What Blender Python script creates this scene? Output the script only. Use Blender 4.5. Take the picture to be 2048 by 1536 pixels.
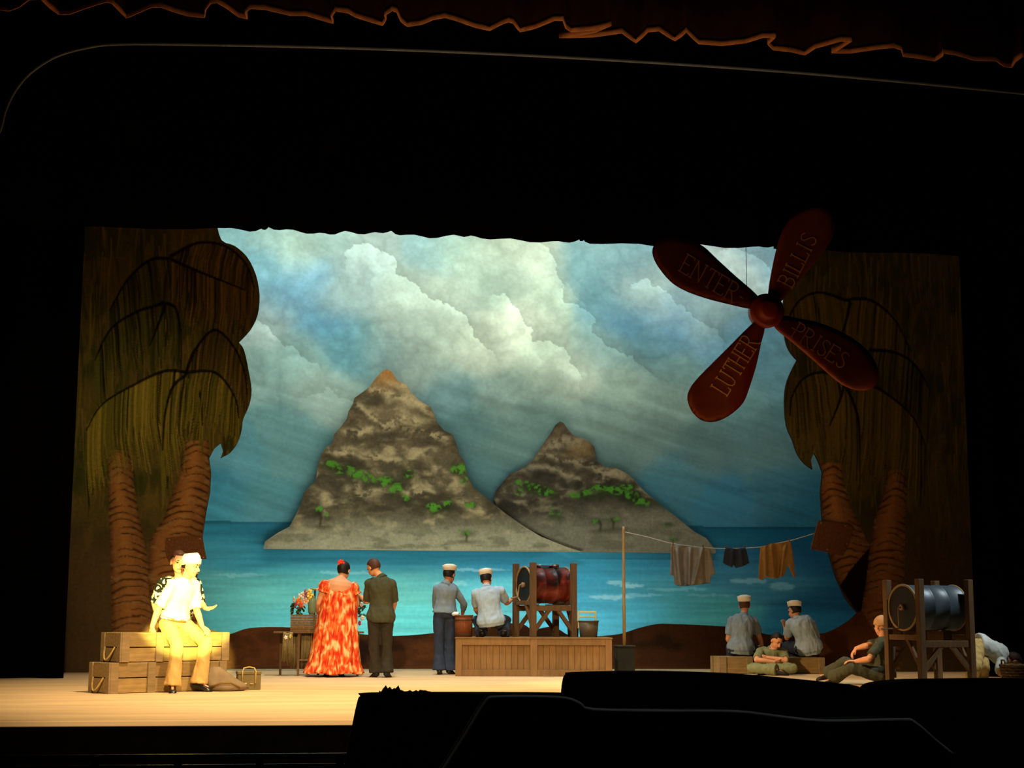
import bpy, bmesh, math, random
import numpy as np
from mathutils import Vector, Matrix
from mathutils.geometry import delaunay_2d_cdt

random.seed(7)
scene = bpy.context.scene
COL = scene.collection
for o in list(bpy.data.objects):
    bpy.data.objects.remove(o)

# ------------------------------------------------------------------ camera
F = 3020.0                      # focal length in pixels of the 2048 x 1536 frame
EYE = Vector((0, 0, 0.90))
YAW, PITCH, ROLL = math.radians(7.0), math.atan((1232 - 768) / F), 0.0036
f0 = Vector((math.sin(YAW), math.cos(YAW), 0))
r0 = Vector((math.cos(YAW), -math.sin(YAW), 0))
FWD = f0 * math.cos(PITCH) + Vector((0, 0, 1)) * math.sin(PITCH)
u0 = r0.cross(FWD)
RIGHT = r0 * math.cos(ROLL) + u0 * math.sin(ROLL)
UP = u0 * math.cos(ROLL) - r0 * math.sin(ROLL)
cam_data = bpy.data.cameras.new('camera')
cam = bpy.data.objects.new('camera', cam_data)
COL.objects.link(cam)
cam.matrix_world = Matrix(((RIGHT.x, UP.x, -FWD.x, EYE.x), (RIGHT.y, UP.y, -FWD.y, EYE.y),
                           (RIGHT.z, UP.z, -FWD.z, EYE.z), (0, 0, 0, 1)))
cam_data.sensor_width = 36.0
cam_data.lens = F / 2048.0 * 36.0
cam_data.clip_end = 200
cam_data.clip_start = 0.05
scene.camera = cam

# ------------------------------------------------------------------ world, exposure
w = bpy.data.worlds.new('World'); scene.world = w
w.use_nodes = True
w.node_tree.nodes['Background'].inputs[0].default_value = (1.0, 0.62, 0.42, 1)
w.node_tree.nodes['Background'].inputs[1].default_value = 0.0008
vs = scene.view_settings
vs.view_transform = 'Standard'; vs.look = 'None'; vs.exposure = 0.0; vs.gamma = 1.0
vs.use_curve_mapping = False

# ------------------------------------------------------------------ stage lamps and added fills
def aim(o, target):
    d = Vector(target) - o.location
    o.rotation_euler = d.to_track_quat('-Z', 'Y').to_euler()

def spot(name, loc, target, watts, color, angle, blend, size):
    l = bpy.data.lights.new(name, 'SPOT')
    l.energy = watts; l.color = color; l.spot_size = math.radians(angle); l.spot_blend = blend
    l.shadow_soft_size = size
    o = bpy.data.objects.new(name, l); COL.objects.link(o); o.location = loc; aim(o, target)
    return o

def area(name, loc, target, watts, color, sx, sy, spread=140):
    l = bpy.data.lights.new(name, 'AREA')
    l.shape = 'RECTANGLE'; l.size = sx; l.size_y = sy; l.energy = watts; l.color = color
    l.spread = math.radians(spread)
    o = bpy.data.objects.new(name, l); COL.objects.link(o); o.location = loc; aim(o, target)
    return o

# cyclorama battens above and behind the palm flats, and strip lights behind the ground row
area('cyc_batten_lamp', (0.4, 25.1, 9.4), (0.4, 28.5, 4.6), 250, (1.0, 1.0, 0.90), 7.0, 0.5)
area('cyc_batten_lamp', (6.2, 25.1, 9.4), (6.2, 28.5, 4.6), 150, (0.96, 1.0, 0.95), 5.5, 0.5)
area('cyc_strip_lamp', (2.0, 26.3, 0.15), (2.0, 28.5, 2.6), 95, (0.95, 1.0, 0.96), 7.5, 0.25)
# warm front wash on the playing area
spot('wash_spot', (-0.8, 4.0, 7.6), (0.3, 18.0, -0.4), 9000, (1.0, 0.74, 0.42), 38, 0.8, 0.25)
spot('wash_spot', (1.2, 16.3, 8.2), (0.7, 18.0, 0.0), 5200, (1.0, 0.76, 0.44), 80, 1.0, 0.25)
# cool top light over the figures upstage
spot('top_spot', (0.8, 21.4, 8.4), (1.8, 23.0, 0.8), 1500, (0.80, 0.95, 1.0), 62, 0.9, 0.2)
spot('top_spot', (4.4, 21.4, 8.4), (4.6, 23.0, 0.8), 1100, (0.80, 0.95, 1.0), 40, 0.9, 0.2)
spot('top_spot', (10.4, 18.0, 6.4), (7.4, 19.7, 0.7), 1300, (0.84, 0.96, 1.0), 38, 0.8, 0.2)
# warm side light from the left for the right hand group
spot('side_spot', (-2.2, 16.6, 6.6), (4.9, 20.6, 0.7), 6200, (1.0, 0.68, 0.36), 30, 0.8, 0.15)
# low levels on the painted palms
spot('palm_spot', (0.0, 10.0, 4.6), (-3.3, 24.8, 3.1), 2000, (1.0, 0.84, 0.42), 24, 1.0, 0.2)
spot('palm_spot', (8.6, 12.0, 3.6), (7.0, 24.8, 2.6), 520, (1.0, 0.78, 0.44), 19, 1.0, 0.2)
# added spot that brightens the lower blade of the propeller
spot('propeller_spot', (-1.0, 6.0, 2.2), (5.0, 19.6, 3.4), 480, (1.0, 0.62, 0.34), 11, 1.0, 0.1)
# the follow spot on the seated man
FOLLOW = spot('follow_spot', (0.5, -6.0, 4.3), (-1.58, 17.9, 1.10), 135000, (1.0, 0.96, 0.27), 3.0, 0.25, 0.05)
# added unseen fill, aimed up to brighten the hem of the front curtain
area('hem_fill', (2.6, 11.5, -0.6), (2.6, 14.3, 6.8), 22, (1.0, 0.68, 0.38), 6.0, 0.4, 42)
# added unseen fill over the front rows that lifts the pale seat edge
area('seat_edge_fill', (1.2, 1.6, 4.2), (1.2, 2.2, 0.0), 2.2, (0.92, 1.0, 0.98), 2.0, 0.6, 120)

# ------------------------------------------------------------------ geometry of the view
def ray(px, py):
    return (RIGHT * ((px - 1024.0) / F) + UP * ((768.0 - py) / F) + FWD)

def onY(px, py, Y):
    d = ray(px, py); return EYE + d * ((Y - EYE.y) / d.y)

def onZ(px, py, Z=0.0):
    d = ray(px, py); return EYE + d * ((Z - EYE.z) / d.z)

def onplane(px, py, p, n):
    d = ray(px, py); return EYE + d * ((Vector(p) - EYE).dot(n) / d.dot(n))

def child(parent, px, py, L, sign):
    """the point of the sight line at bone length L from the parent joint; sign -1 nearer, +1 farther"""
    d = ray(px, py).normalized()
    t0 = (parent - EYE).dot(d)
    c = EYE + d * t0
    h2 = L * L - (c - parent).length_squared
    if h2 <= 0:
        return c
    return EYE + d * (t0 + sign * math.sqrt(h2))

# ------------------------------------------------------------------ colour, noise
def lin(c):
    c = np.asarray(c, float) / 255.0
    return np.where(c <= 0.04045, c / 12.92, ((c + 0.055) / 1.055) ** 2.4)

def L4(r, g, b):
    a = lin((r, g, b)); return (float(a[0]), float(a[1]), float(a[2]), 1.0)

_tab = {}
def vnoise(x, y, seed=0):
    if seed not in _tab:
        _tab[seed] = np.random.default_rng(seed + 11).random((256, 256))
    T = _tab[seed]
    ix = np.floor(x).astype(int); iy = np.floor(y).astype(int)
    fx = x - ix; fy = y - iy
    fx = fx * fx * (3 - 2 * fx); fy = fy * fy * (3 - 2 * fy)
    a = T[iy & 255, ix & 255]; b = T[iy & 255, (ix + 1) & 255]
    c = T[(iy + 1) & 255, ix & 255]; d = T[(iy + 1) & 255, (ix + 1) & 255]
    return (a * (1 - fx) + b * fx) * (1 - fy) + (c * (1 - fx) + d * fx) * fy

def fbm(x, y, octv=4, seed=0, gain=0.5):
    s = 0.0; a = 1.0; t = 0.0
    for i in range(octv):
        s = s + a * vnoise(x * 2 ** i + 17.3 * i, y * 2 ** i + 9.1 * i, seed + i); t += a; a *= gain
    return s / t

def sstep(a, b, x):
    t = np.clip((x - a) / (b - a), 0, 1); return t * t * (3 - 2 * t)

def mixc(a, b, m):
    return a * (1 - m[..., None]) + np.asarray(b) * m[..., None]

def segdist(X, Y, poly):
    """distance to an open polyline, signed positive on its right hand side (image y down), and the position along it"""
    best = np.full(X.shape, 1e9); side = np.zeros(X.shape); along = np.zeros(X.shape)
    n = len(poly) - 1
    for i in range(n):
        ax, ay = poly[i]; bx, by = poly[i + 1]
        dx, dy = bx - ax, by - ay
        t = np.clip(((X - ax) * dx + (Y - ay) * dy) / (dx * dx + dy * dy + 1e-9), 0, 1)
        d = np.hypot(X - ax - t * dx, Y - ay - t * dy)
        m = d < best
        best = np.where(m, d, best)
        side = np.where(m, np.sign(dx * (Y - ay) - dy * (X - ax)), side)
        along = np.where(m, (i + t) / n, along)
    return best, side, along

def inpoly(X, Y, poly):
    c = np.zeros(X.shape, bool); n = len(poly)
    for i in range(n):
        x1, y1 = poly[i]; x2, y2 = poly[(i + 1) % n]
        if y1 == y2: continue
        m = ((y1 > Y) != (y2 > Y)) & (X < (x2 - x1) * (Y - y1) / (y2 - y1) + x1)
        c ^= m
    return c

def smooth_poly(pts, k=4, closed=False):
    out = []; n = len(pts)
    rng = range(n if closed else n - 1)
    for i in rng:
        g = (lambda j: pts[j % n]) if closed else (lambda j: pts[min(max(j, 0), n - 1)])
        p0, p1, p2, p3 = g(i - 1), g(i), g(i + 1), g(i + 2)
        for j in range(k):
            t = j / k
            out.append(tuple(0.5 * (2 * p1[a] + (p2[a] - p0[a]) * t + (2 * p0[a] - 5 * p1[a] + 4 * p2[a] - p3[a]) * t * t
                       + (3 * p1[a] - p0[a] - 3 * p2[a] + p3[a]) * t ** 3) for a in range(len(p1))))
    if not closed: out.append(tuple(pts[-1]))
    return out

# ------------------------------------------------------------------ materials
def mat(name, base, rough=0.8, var=0.18, scale=6.0, stretch=(1, 1, 1), bump=0.0, metallic=0.0, rand=0.0, spec=0.3, detail=4):
    m = bpy.data.materials.new(name); m.use_nodes = True
    nt = m.node_tree; nd = nt.nodes; bs = nd['Principled BSDF']
    bs.inputs['Roughness'].default_value = rough
    bs.inputs['Metallic'].default_value = metallic
    bs.inputs['Specular IOR Level'].default_value = spec
    tc = nd.new('ShaderNodeTexCoord'); mp = nd.new('ShaderNodeMapping')
    mp.inputs['Scale'].default_value = stretch
    nz = nd.new('ShaderNodeTexNoise'); nz.inputs['Scale'].default_value = scale; nz.inputs['Detail'].default_value = detail
    rp = nd.new('ShaderNodeValToRGB')
    b = base[:3]
    rp.color_ramp.elements[0].position = 0.3; rp.color_ramp.elements[1].position = 0.72
    rp.color_ramp.elements[0].color = tuple(max(0, c * (1 - var)) for c in b) + (1,)
    rp.color_ramp.elements[1].color = tuple(min(1, c * (1 + var)) for c in b) + (1,)
    lk = nt.links.new
    lk(tc.outputs['Object'], mp.inputs['Vector']); lk(mp.outputs['Vector'], nz.inputs['Vector'])
    lk(nz.outputs['Fac'], rp.inputs['Fac'])
    out = rp.outputs['Color']
    if rand > 0:
        oi = nd.new('ShaderNodeObjectInfo')
        mr = nd.new('ShaderNodeMapRange'); mr.inputs['To Min'].default_value = 1 - rand; mr.inputs['To Max'].default_value = 1 + rand
        lk(oi.outputs['Random'], mr.inputs['Value'])
        mx = nd.new('ShaderNodeVectorMath'); mx.operation = 'SCALE'
        lk(out, mx.inputs[0]); lk(mr.outputs['Result'], mx.inputs['Scale'])
        out = mx.outputs['Vector']
    lk(out, bs.inputs['Base Color'])
    if bump > 0:
        bp = nd.new('ShaderNodeBump'); bp.inputs['Strength'].default_value = bump; bp.inputs['Distance'].default_value = 0.01
        lk(nz.outputs['Fac'], bp.inputs['Height']); lk(bp.outputs['Normal'], bs.inputs['Normal'])
    return m

def paint_mat(name, rough=0.9, grain=0.12, scale=30.0):
    """scene paint: the colours are laid on as a colour attribute, fine grain by noise"""
    m = bpy.data.materials.new(name); m.use_nodes = True
    nt = m.node_tree; nd = nt.nodes; bs = nd['Principled BSDF']; lk = nt.links.new
    bs.inputs['Roughness'].default_value = rough; bs.inputs['Specular IOR Level'].default_value = 0.05
    at = nd.new('ShaderNodeVertexColor'); at.layer_name = 'paint'
    tc = nd.new('ShaderNodeTexCoord'); nz = nd.new('ShaderNodeTexNoise')
    nz.inputs['Scale'].default_value = scale; nz.inputs['Detail'].default_value = 3
    mr = nd.new('ShaderNodeMapRange'); mr.inputs['To Min'].default_value = 1 - grain; mr.inputs['To Max'].default_value = 1 + grain
    mr.inputs['From Min'].default_value = 0.25; mr.inputs['From Max'].default_value = 0.75
    vm = nd.new('ShaderNodeVectorMath'); vm.operation = 'SCALE'
    lk(tc.outputs['Object'], nz.inputs['Vector']); lk(nz.outputs['Fac'], mr.inputs['Value'])
    lk(at.outputs['Color'], vm.inputs[0]); lk(mr.outputs['Result'], vm.inputs['Scale'])
    lk(vm.outputs['Vector'], bs.inputs['Base Color'])
    return m

def blotch_mat(name, stops, scale, rough=0.75, detail=2.0, distortion=0.6, stretch=(1, 1, 1)):
    m = bpy.data.materials.new(name); m.use_nodes = True
    nt = m.node_tree; nd = nt.nodes; bs = nd['Principled BSDF']; lk = nt.links.new
    bs.inputs['Roughness'].default_value = rough; bs.inputs['Specular IOR Level'].default_value = 0.2
    tc = nd.new('ShaderNodeTexCoord'); mp = nd.new('ShaderNodeMapping'); mp.inputs['Scale'].default_value = stretch
    nz = nd.new('ShaderNodeTexNoise')
    nz.inputs['Scale'].default_value = scale; nz.inputs['Detail'].default_value = detail; nz.inputs['Distortion'].default_value = distortion
    rp = nd.new('ShaderNodeValToRGB'); els = rp.color_ramp.elements
    els[0].position, els[0].color = stops[0]; els[1].position, els[1].color = stops[-1]
    for p, c in stops[1:-1]:
        e = els.new(p); e.color = c
    lk(tc.outputs['Object'], mp.inputs['Vector']); lk(mp.outputs['Vector'], nz.inputs['Vector'])
    lk(nz.outputs['Fac'], rp.inputs['Fac']); lk(rp.outputs['Color'], bs.inputs['Base Color'])
    return m

M = {}
M['black'] = mat('black_velvet', (0.0016, 0.0011, 0.0010), 1.0, 0.3, spec=0.0)
M['blackwall'] = mat('black_paint', (0.0012, 0.0009, 0.0008), 0.95, 0.3, spec=0.0)
M['valance'] = mat('dark_red_velvet', (0.012, 0.004, 0.003), 1.0, 0.3, spec=0.0)
M['gold'] = mat('tan_hem_band', L4(150, 88, 40), 0.8, 0.25, 12)
M['archtrim'] = mat('grey_trim_paint', L4(84, 90, 96), 0.6, 0.2)
M['floor'] = mat('sandy_stage_floor', L4(208, 176, 132), 0.75, 0.16, 1.2, (0.5, 2.2, 1), spec=0.15, detail=8)
M['crate'] = mat('crate_wood', L4(150, 122, 74), 0.8, 0.22, 5, (1, 6, 6), bump=0.3, rand=0.14)
M['batten'] = mat('grey_batten_wood', L4(140, 116, 78), 0.8, 0.18, 5, (1, 6, 6), bump=0.2, rand=0.08)
M['cratedark'] = mat('crate_interior', L4(26, 18, 10), 0.95, 0.2)
M['rope'] = mat('straw_rope', L4(196, 164, 96), 0.9, 0.2, 40)
M['platform'] = mat('brown_platform_wood', L4(132, 98, 58), 0.8, 0.14, 4, (5, 5, 1), bump=0.2, rand=0.10)
M['frame'] = mat('weathered_frame_wood', L4(104, 76, 46), 0.85, 0.2, 5, (6, 6, 1), bump=0.3, rand=0.08)
M['skin'] = mat('skin', L4(222, 156, 112), 0.55, 0.06, 9, spec=0.35)
M['skin_dark'] = mat('tanned_skin', L4(196, 132, 92), 0.55, 0.06, 9, spec=0.35)
M['hair'] = mat('black_hair', L4(28, 20, 16), 0.55, 0.3, 30, (1, 1, 4))
M['hair_brown'] = mat('brown_hair', L4(78, 48, 32), 0.6, 0.3, 30, (1, 1, 4))
M['chambray'] = mat('pale_blue_chambray', L4(166, 186, 202), 0.9, 0.08, 14)
M['chambray2'] = mat('blue_grey_chambray', L4(128, 144, 156), 0.9, 0.08, 14)
M['denim'] = mat('navy_denim', L4(48, 58, 78), 0.9, 0.16, 14)
M['olive'] = mat('olive_drab_cotton', L4(68, 69, 48), 0.9, 0.12, 12)
M['olive2'] = mat('faded_olive_cotton', L4(122, 126, 88), 0.9, 0.12, 12)
M['khaki'] = mat('khaki_cotton', L4(206, 168, 100), 0.9, 0.08, 12)
M['cream'] = mat('cream_cotton', L4(232, 220, 186), 0.9, 0.05, 10)
M['capwhite'] = mat('white_cap_cotton', L4(240, 230, 210), 0.9, 0.05, 14)
M['shoe'] = mat('black_leather', L4(24, 19, 17), 0.35, 0.2, 12, spec=0.5)
M['brownboot'] = mat('dark_boot_leather', L4(30, 24, 20), 0.6, 0.2, 12)
M['beanie'] = mat('tan_knit', L4(196, 150, 104), 0.95, 0.1, 40)
M['white_shirt'] = mat('white_cotton', L4(226, 226, 212), 0.9, 0.06, 12)
M['eye'] = mat('eye_dark', L4(30, 18, 12), 0.4, 0.1)
M['lip'] = mat('lip_skin', L4(168, 84, 66), 0.5, 0.1)
M['belt'] = mat('belt_web', L4(120, 92, 40), 0.7, 0.1)

# ------------------------------------------------------------------ object helpers
def mesh_obj(name, verts, faces, m, parent=None, smooth=False, origin=None):
    me = bpy.data.meshes.new(name)
    o3 = Vector(origin) if origin is not None else Vector((0, 0, 0))
    me.from_pydata([tuple(Vector(v) - o3) for v in verts], [], [tuple(f) for f in faces])
    me.update()
    if smooth: me.polygons.foreach_set('use_smooth', [True] * len(me.polygons))
    o = bpy.data.objects.new(name, me); COL.objects.link(o)
    if parent is not None: o.parent = parent
    elif origin is not None: o.location = o3
    if m is not None: me.materials.append(m)
    return o

def tag(o, label=None, cat=None, group=None, kind=None):
    if label: o['label'] = label
    if cat: o['category'] = cat
    if group: o['group'] = group
    if kind: o['kind'] = kind
    return o

def empty(name, loc, rz=0.0, label=None, cat=None, group=None):
    o = bpy.data.objects.new(name, None); COL.objects.link(o)
    o.location = loc; o.rotation_euler = (0, 0, rz); o.empty_display_size = 0.1
    tag(o, label, cat, group); return o

def box(name, lo, hi, m, parent=None, bev=0.004, loc=None, rot=None):
    bm = bmesh.new()
    bmesh.ops.create_cube(bm, size=1.0)
    for v in bm.verts:
        v.co = Vector([(lo[i] + hi[i]) / 2 + v.co[i] * (hi[i] - lo[i]) for i in range(3)])
    if bev > 0: bmesh.ops.bevel(bm, geom=bm.edges[:], offset=bev, segments=1, affect='EDGES')
    me = bpy.data.meshes.new(name); bm.to_mesh(me); bm.free()
    me.materials.append(m)
    o = bpy.data.objects.new(name, me); COL.objects.link(o)
    if parent is not None: o.parent = parent
    if loc is not None: o.location = loc
    if rot is not None: o.rotation_euler = rot
    return o

def beam(name, a, b, wx, wy, m, parent=None, upv=(0, 1, 0), bev=0.004):
    """a square timber from a to b"""
    a = Vector(a); b = Vector(b); d = b - a; L = d.length; d.normalize()
    u = Vector(upv); u = (u - d * u.dot(d)).normalized(); s = d.cross(u)
    bm = bmesh.new(); bmesh.ops.create_cube(bm, size=1.0)
    for v in bm.verts:
        c = v.co; v.co = (a + b) / 2 + d * (c.z * L) + s * (c.x * wx) + u * (c.y * wy)
    if bev > 0: bmesh.ops.bevel(bm, geom=bm.edges[:], offset=bev, segments=1, affect='EDGES')
    me = bpy.data.meshes.new(name); bm.to_mesh(me); bm.free(); me.materials.append(m)
    o = bpy.data.objects.new(name, me); COL.objects.link(o)
    if parent is not None: o.parent = parent
    return o

class Geo:
    def __init__(s): s.v = []; s.f = []
    def loft(s, rings, cap=True, closed=True):
        b = len(s.v); n = len(rings[0])
        for r in rings: s.v.extend([Vector(p) for p in r])
        for i in range(len(rings) - 1):
            for j in range(n if closed else n - 1):
                k = (j + 1) % n
                s.f.append((b + i * n + j, b + i * n + k, b + (i + 1) * n + k, b + (i + 1) * n + j))
        if cap:
            s.f.append(tuple(b + j for j in reversed(range(n))))
            e = b + (len(rings) - 1) * n
            s.f.append(tuple(e + j for j in range(n)))
    def ring(s, c, u, v, n=16, fn=None):
        out = []
        for j in range(n):
            t = 2 * math.pi * j / n
            k = fn(t) if fn else 1.0
            out.append(Vector(c) + Vector(u) * (math.cos(t) * k) + Vector(v) * (math.sin(t) * k))
        return out
    def capsule(s, a, b, ra, rb, n=12):
        a = Vector(a); b = Vector(b); d = b - a
        L = d.length; d = d / L if L > 1e-6 else Vector((0, 0, 1))
        u = d.orthogonal().normalized(); v = d.cross(u)
        rings = []
        for q in (-0.97, -0.8, -0.45): rings.append((a + d * (q * ra), ra * math.sqrt(1 - q * q)))
        rings.append((a, ra)); rings.append((b, rb))
        for q in (0.45, 0.8, 0.97): rings.append((b + d * (q * rb), rb * math.sqrt(1 - q * q)))
        s.loft([s.ring(c, u * r, v * r, n) for c, r in rings])
    def cone(s, pts, radii, n=18):
        """a flat-ended tapered tube along points"""
        rings = []; prev = None
        for i, p in enumerate(pts):
            p = Vector(p)
            d = Vector(pts[min(i + 1, len(pts) - 1)]) - Vector(pts[max(i - 1, 0)])
            d.normalize()
            if prev is None: u = d.orthogonal().normalized()
            else: u = (prev - d * prev.dot(d)).normalized()
            prev = u; v = d.cross(u)
            rings.append(s.ring(p, u * radii[i], v * radii[i], n))
        s.loft(rings)
    def ellipsoid(s, c, x, y, z, n=16, m=10):
        c = Vector(c); x = Vector(x); y = Vector(y); z = Vector(z)
        rings = []
        for i in range(m + 1):
            ph = -math.pi / 2 + math.pi * (i + 0.03) / (m + 0.06)
            rings.append(s.ring(c + z * math.sin(ph), x * math.cos(ph), y * math.cos(ph), n))
        s.loft(rings)
    def build(s, name, m, parent=None, smooth=True, origin=None):
        return mesh_obj(name, s.v, s.f, m, parent, smooth, origin)

def tube(name, pts, r, m, parent=None, n=8, origin=None, closed=False):
    g = Geo(); pts = [Vector(p) for p in pts]
    if closed:
        rings = []; N = len(pts)
        for i in range(N):
            d = (pts[(i + 1) % N] - pts[i - 1]).normalized()
            u = d.orthogonal().normalized() if i == 0 else (u - d * u.dot(d)).normalized()
            v = d.cross(u)
            rings.append(g.ring(pts[i], u * r, v * r, n))
        rings.append(rings[0]); g.loft(rings, cap=False)
    else:
        g.cone(pts, [r] * len(pts), n)
    return g.build(name, m, parent, True, origin)

def remesh(g, voxel, smooth=3, disp=0.0, dscale=(14, 14, 5), seed=0):
    me = bpy.data.meshes.new('tmp'); me.from_pydata([tuple(v) for v in g.v], [], [tuple(f) for f in g.f]); me.update()
    o = bpy.data.objects.new('tmp', me); COL.objects.link(o)
    md = o.modifiers.new('r', 'REMESH'); md.mode = 'VOXEL'; md.voxel_size = voxel
    if smooth:
        sm = o.modifiers.new('s', 'SMOOTH'); sm.iterations = smooth; sm.factor = 0.5
    dg = bpy.context.evaluated_depsgraph_get()
    ev = o.evaluated_get(dg)
    out = bpy.data.meshes.new_from_object(ev)
    bpy.data.objects.remove(o); bpy.data.meshes.remove(me)
    n = len(out.vertices)
    if disp > 0 and n:
        co = np.empty(n * 3); out.vertices.foreach_get('co', co); co = co.reshape(-1, 3)
        no = np.empty(n * 3); out.vertices.foreach_get('normal', no); no = no.reshape(-1, 3)
        a, b, c = dscale
        nz = fbm(co[:, 0] * a + co[:, 1] * b * 0.7 + 31, co[:, 2] * c - co[:, 1] * b * 0.4 + co[:, 0] * 3 + 57, 3, 40 + seed) - 0.5
        rdg = 1 - np.abs(2 * fbm(co[:, 0] * a * .7 + co[:, 2] * c + 3, co[:, 2] * c * 0.8 - co[:, 0] * a * .5 + co[:, 1] * b + 9, 2, 60 + seed) - 1)
        co += no * ((nz * 1.2 + (rdg - 0.75)) * disp)[:, None]
        out.vertices.foreach_set('co', co.ravel())
    out.polygons.foreach_set('use_smooth', [True] * len(out.polygons))
    out.update()
    return out

def flat(name, outline, Y, thick, step, painter, m, label, cat, surf=None):
    """a cut-out scenery flat: outline in frame pixels on the plane y = Y, dense front that carries scene paint"""
    xs = [p[0] for p in outline]; ys = [p[1] for p in outline]
    gx, gy = np.meshgrid(np.arange(min(xs), max(xs), step), np.arange(min(ys), max(ys), step))
    gx = gx + (np.arange(gx.shape[0]) % 2)[:, None] * step * 0.5
    ins = inpoly(gx, gy, outline)
    d, _, _ = segdist(gx, gy, outline + [outline[0]])
    keep = ins & (d > step * 0.55)
    pts = [Vector(p) for p in outline] + [Vector((a, b)) for a, b in zip(gx[keep], gy[keep])]
    n = len(outline)
    vs_, es_, fs_, ov, oe, of = delaunay_2d_cdt(pts, [(i, (i + 1) % n) for i in range(n)], [], 1, 1e-4)
    P = np.array([(v[0], v[1]) for v in vs_])
    front = [onY(x, y, Y) for x, y in P]
    nf = len(front)
    # rim and back
    ring = [onY(x, y, Y) + Vector((0, thick, 0)) for x, y in outline]
    ring_f = [onY(x, y, Y) for x, y in outline]
    verts = front + ring_f + ring
    faces = [tuple(f) for f in fs_]
    # orient the front towards -Y
    fixed = []
    for f in faces:
        a, b, c = (verts[f[0]], verts[f[1]], verts[f[2]])
        if (b - a).cross(c - a).y > 0: f = tuple(reversed(f))
        fixed.append(f)
    faces = fixed
    for i in range(n):
        k = (i + 1) % n
        faces.append((nf + i, nf + k, nf + n + k, nf + n + i))
    faces.append(tuple(nf + n + i for i in range(n)))
    cen = sum(front, Vector()) / nf
    base = Vector((cen.x, Y, min(v.z for v in front)))
    o = mesh_obj(name, verts, faces, m, None, False, base)
    colr = np.ones((len(verts), 4)); colr[:nf, :3] = painter(P[:, 0], P[:, 1])
    colr[nf:, :3] = 0.02
    at = o.data.color_attributes.new('paint', 'FLOAT_COLOR', 'POINT')
    at.data.foreach_set('color', np.clip(colr, 0, 1).astype(np.float32).ravel())
    return tag(o, label, cat)

# ================================================================== STRUCTURE
STAGE_Y = 13.55
fl = box('floor', (-13, STAGE_Y, -0.05), (17, 30, 0), M['floor'], bev=0.006); tag(fl, 'sandy painted stage floor in warm light', 'floor', kind='structure')
ap = box('wall_apron', (-13, STAGE_Y + 0.03, -2.0), (17, STAGE_Y + 0.25, -0.05), M['blackwall'], bev=0); tag(ap, 'black front face of the stage', 'wall', kind='structure')
af = mesh_obj('floor_auditorium', [(-13, -1.5, -0.30), (17, -1.5, -0.30), (17, STAGE_Y + 0.03, -1.9), (-13, STAGE_Y + 0.03, -1.9),
                                   (-13, -1.5, -0.5), (17, -1.5, -0.5), (17, STAGE_Y + 0.03, -2.1), (-13, STAGE_Y + 0.03, -2.1)],
              [(0, 1, 2, 3), (7, 6, 5, 4), (0, 4, 5, 1), (1, 5, 6, 2), (2, 6, 7, 3), (3, 7, 4, 0)], M['blackwall'])
tag(af, 'dark sloping floor of the auditorium', 'floor', kind='structure')

# black portal with a rounded arch, and its trim
ARCH = smooth_poly([(-62, 560), (-58, 430), (-40, 345), (0, 262), (10, 225), (30, 183), (62, 146), (110, 115), (170, 97), (240, 89), (400, 90),
        (700, 97), (1024, 110), (1400, 132), (1700, 155), (2048, 188), (2330, 218)], 4)
PY = 15.5
apts = [onY(x, y, PY) for x, y in ARCH]
g = Geo()
top = [Vector((p.x, PY, 12.0)) for p in apts]
lft = Vector((-13, PY, 0))
n = len(apts)
vv = []
for dy in (0, 0.12):
    vv += [p + Vector((0, dy, 0)) for p in apts] + [p + Vector((0, dy, 0)) for p in top]
ff = []
for b in (0, 2 * n):
    for i in range(n - 1):
        q = (b + i, b + i + 1, b + n + i + 1, b + n + i)
        ff.append(q if b == 0 else tuple(reversed(q)))
for i in range(n - 1): ff.append((i, 2 * n + i, 2 * n + i + 1, i + 1))
o = mesh_obj('wall_front', vv, ff, M['blackwall']); tag(o, 'black portal wall above the stage with a rounded arch', 'wall', kind='structure')
x0 = apts[0].x
o = box('wall_left', (-13, PY, 0), (x0, PY + 0.12, 12), M['blackwall'], bev=0); tag(o, 'black portal wall at the left of the stage', 'wall', kind='structure')
o = tube('trim_1', [p + Vector((0, -0.02, 0)) for p in apts], 0.019, M['archtrim'], None, 8); tag(o, 'thin pale trim along the edge of the arch', 'trim', kind='structure')

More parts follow.
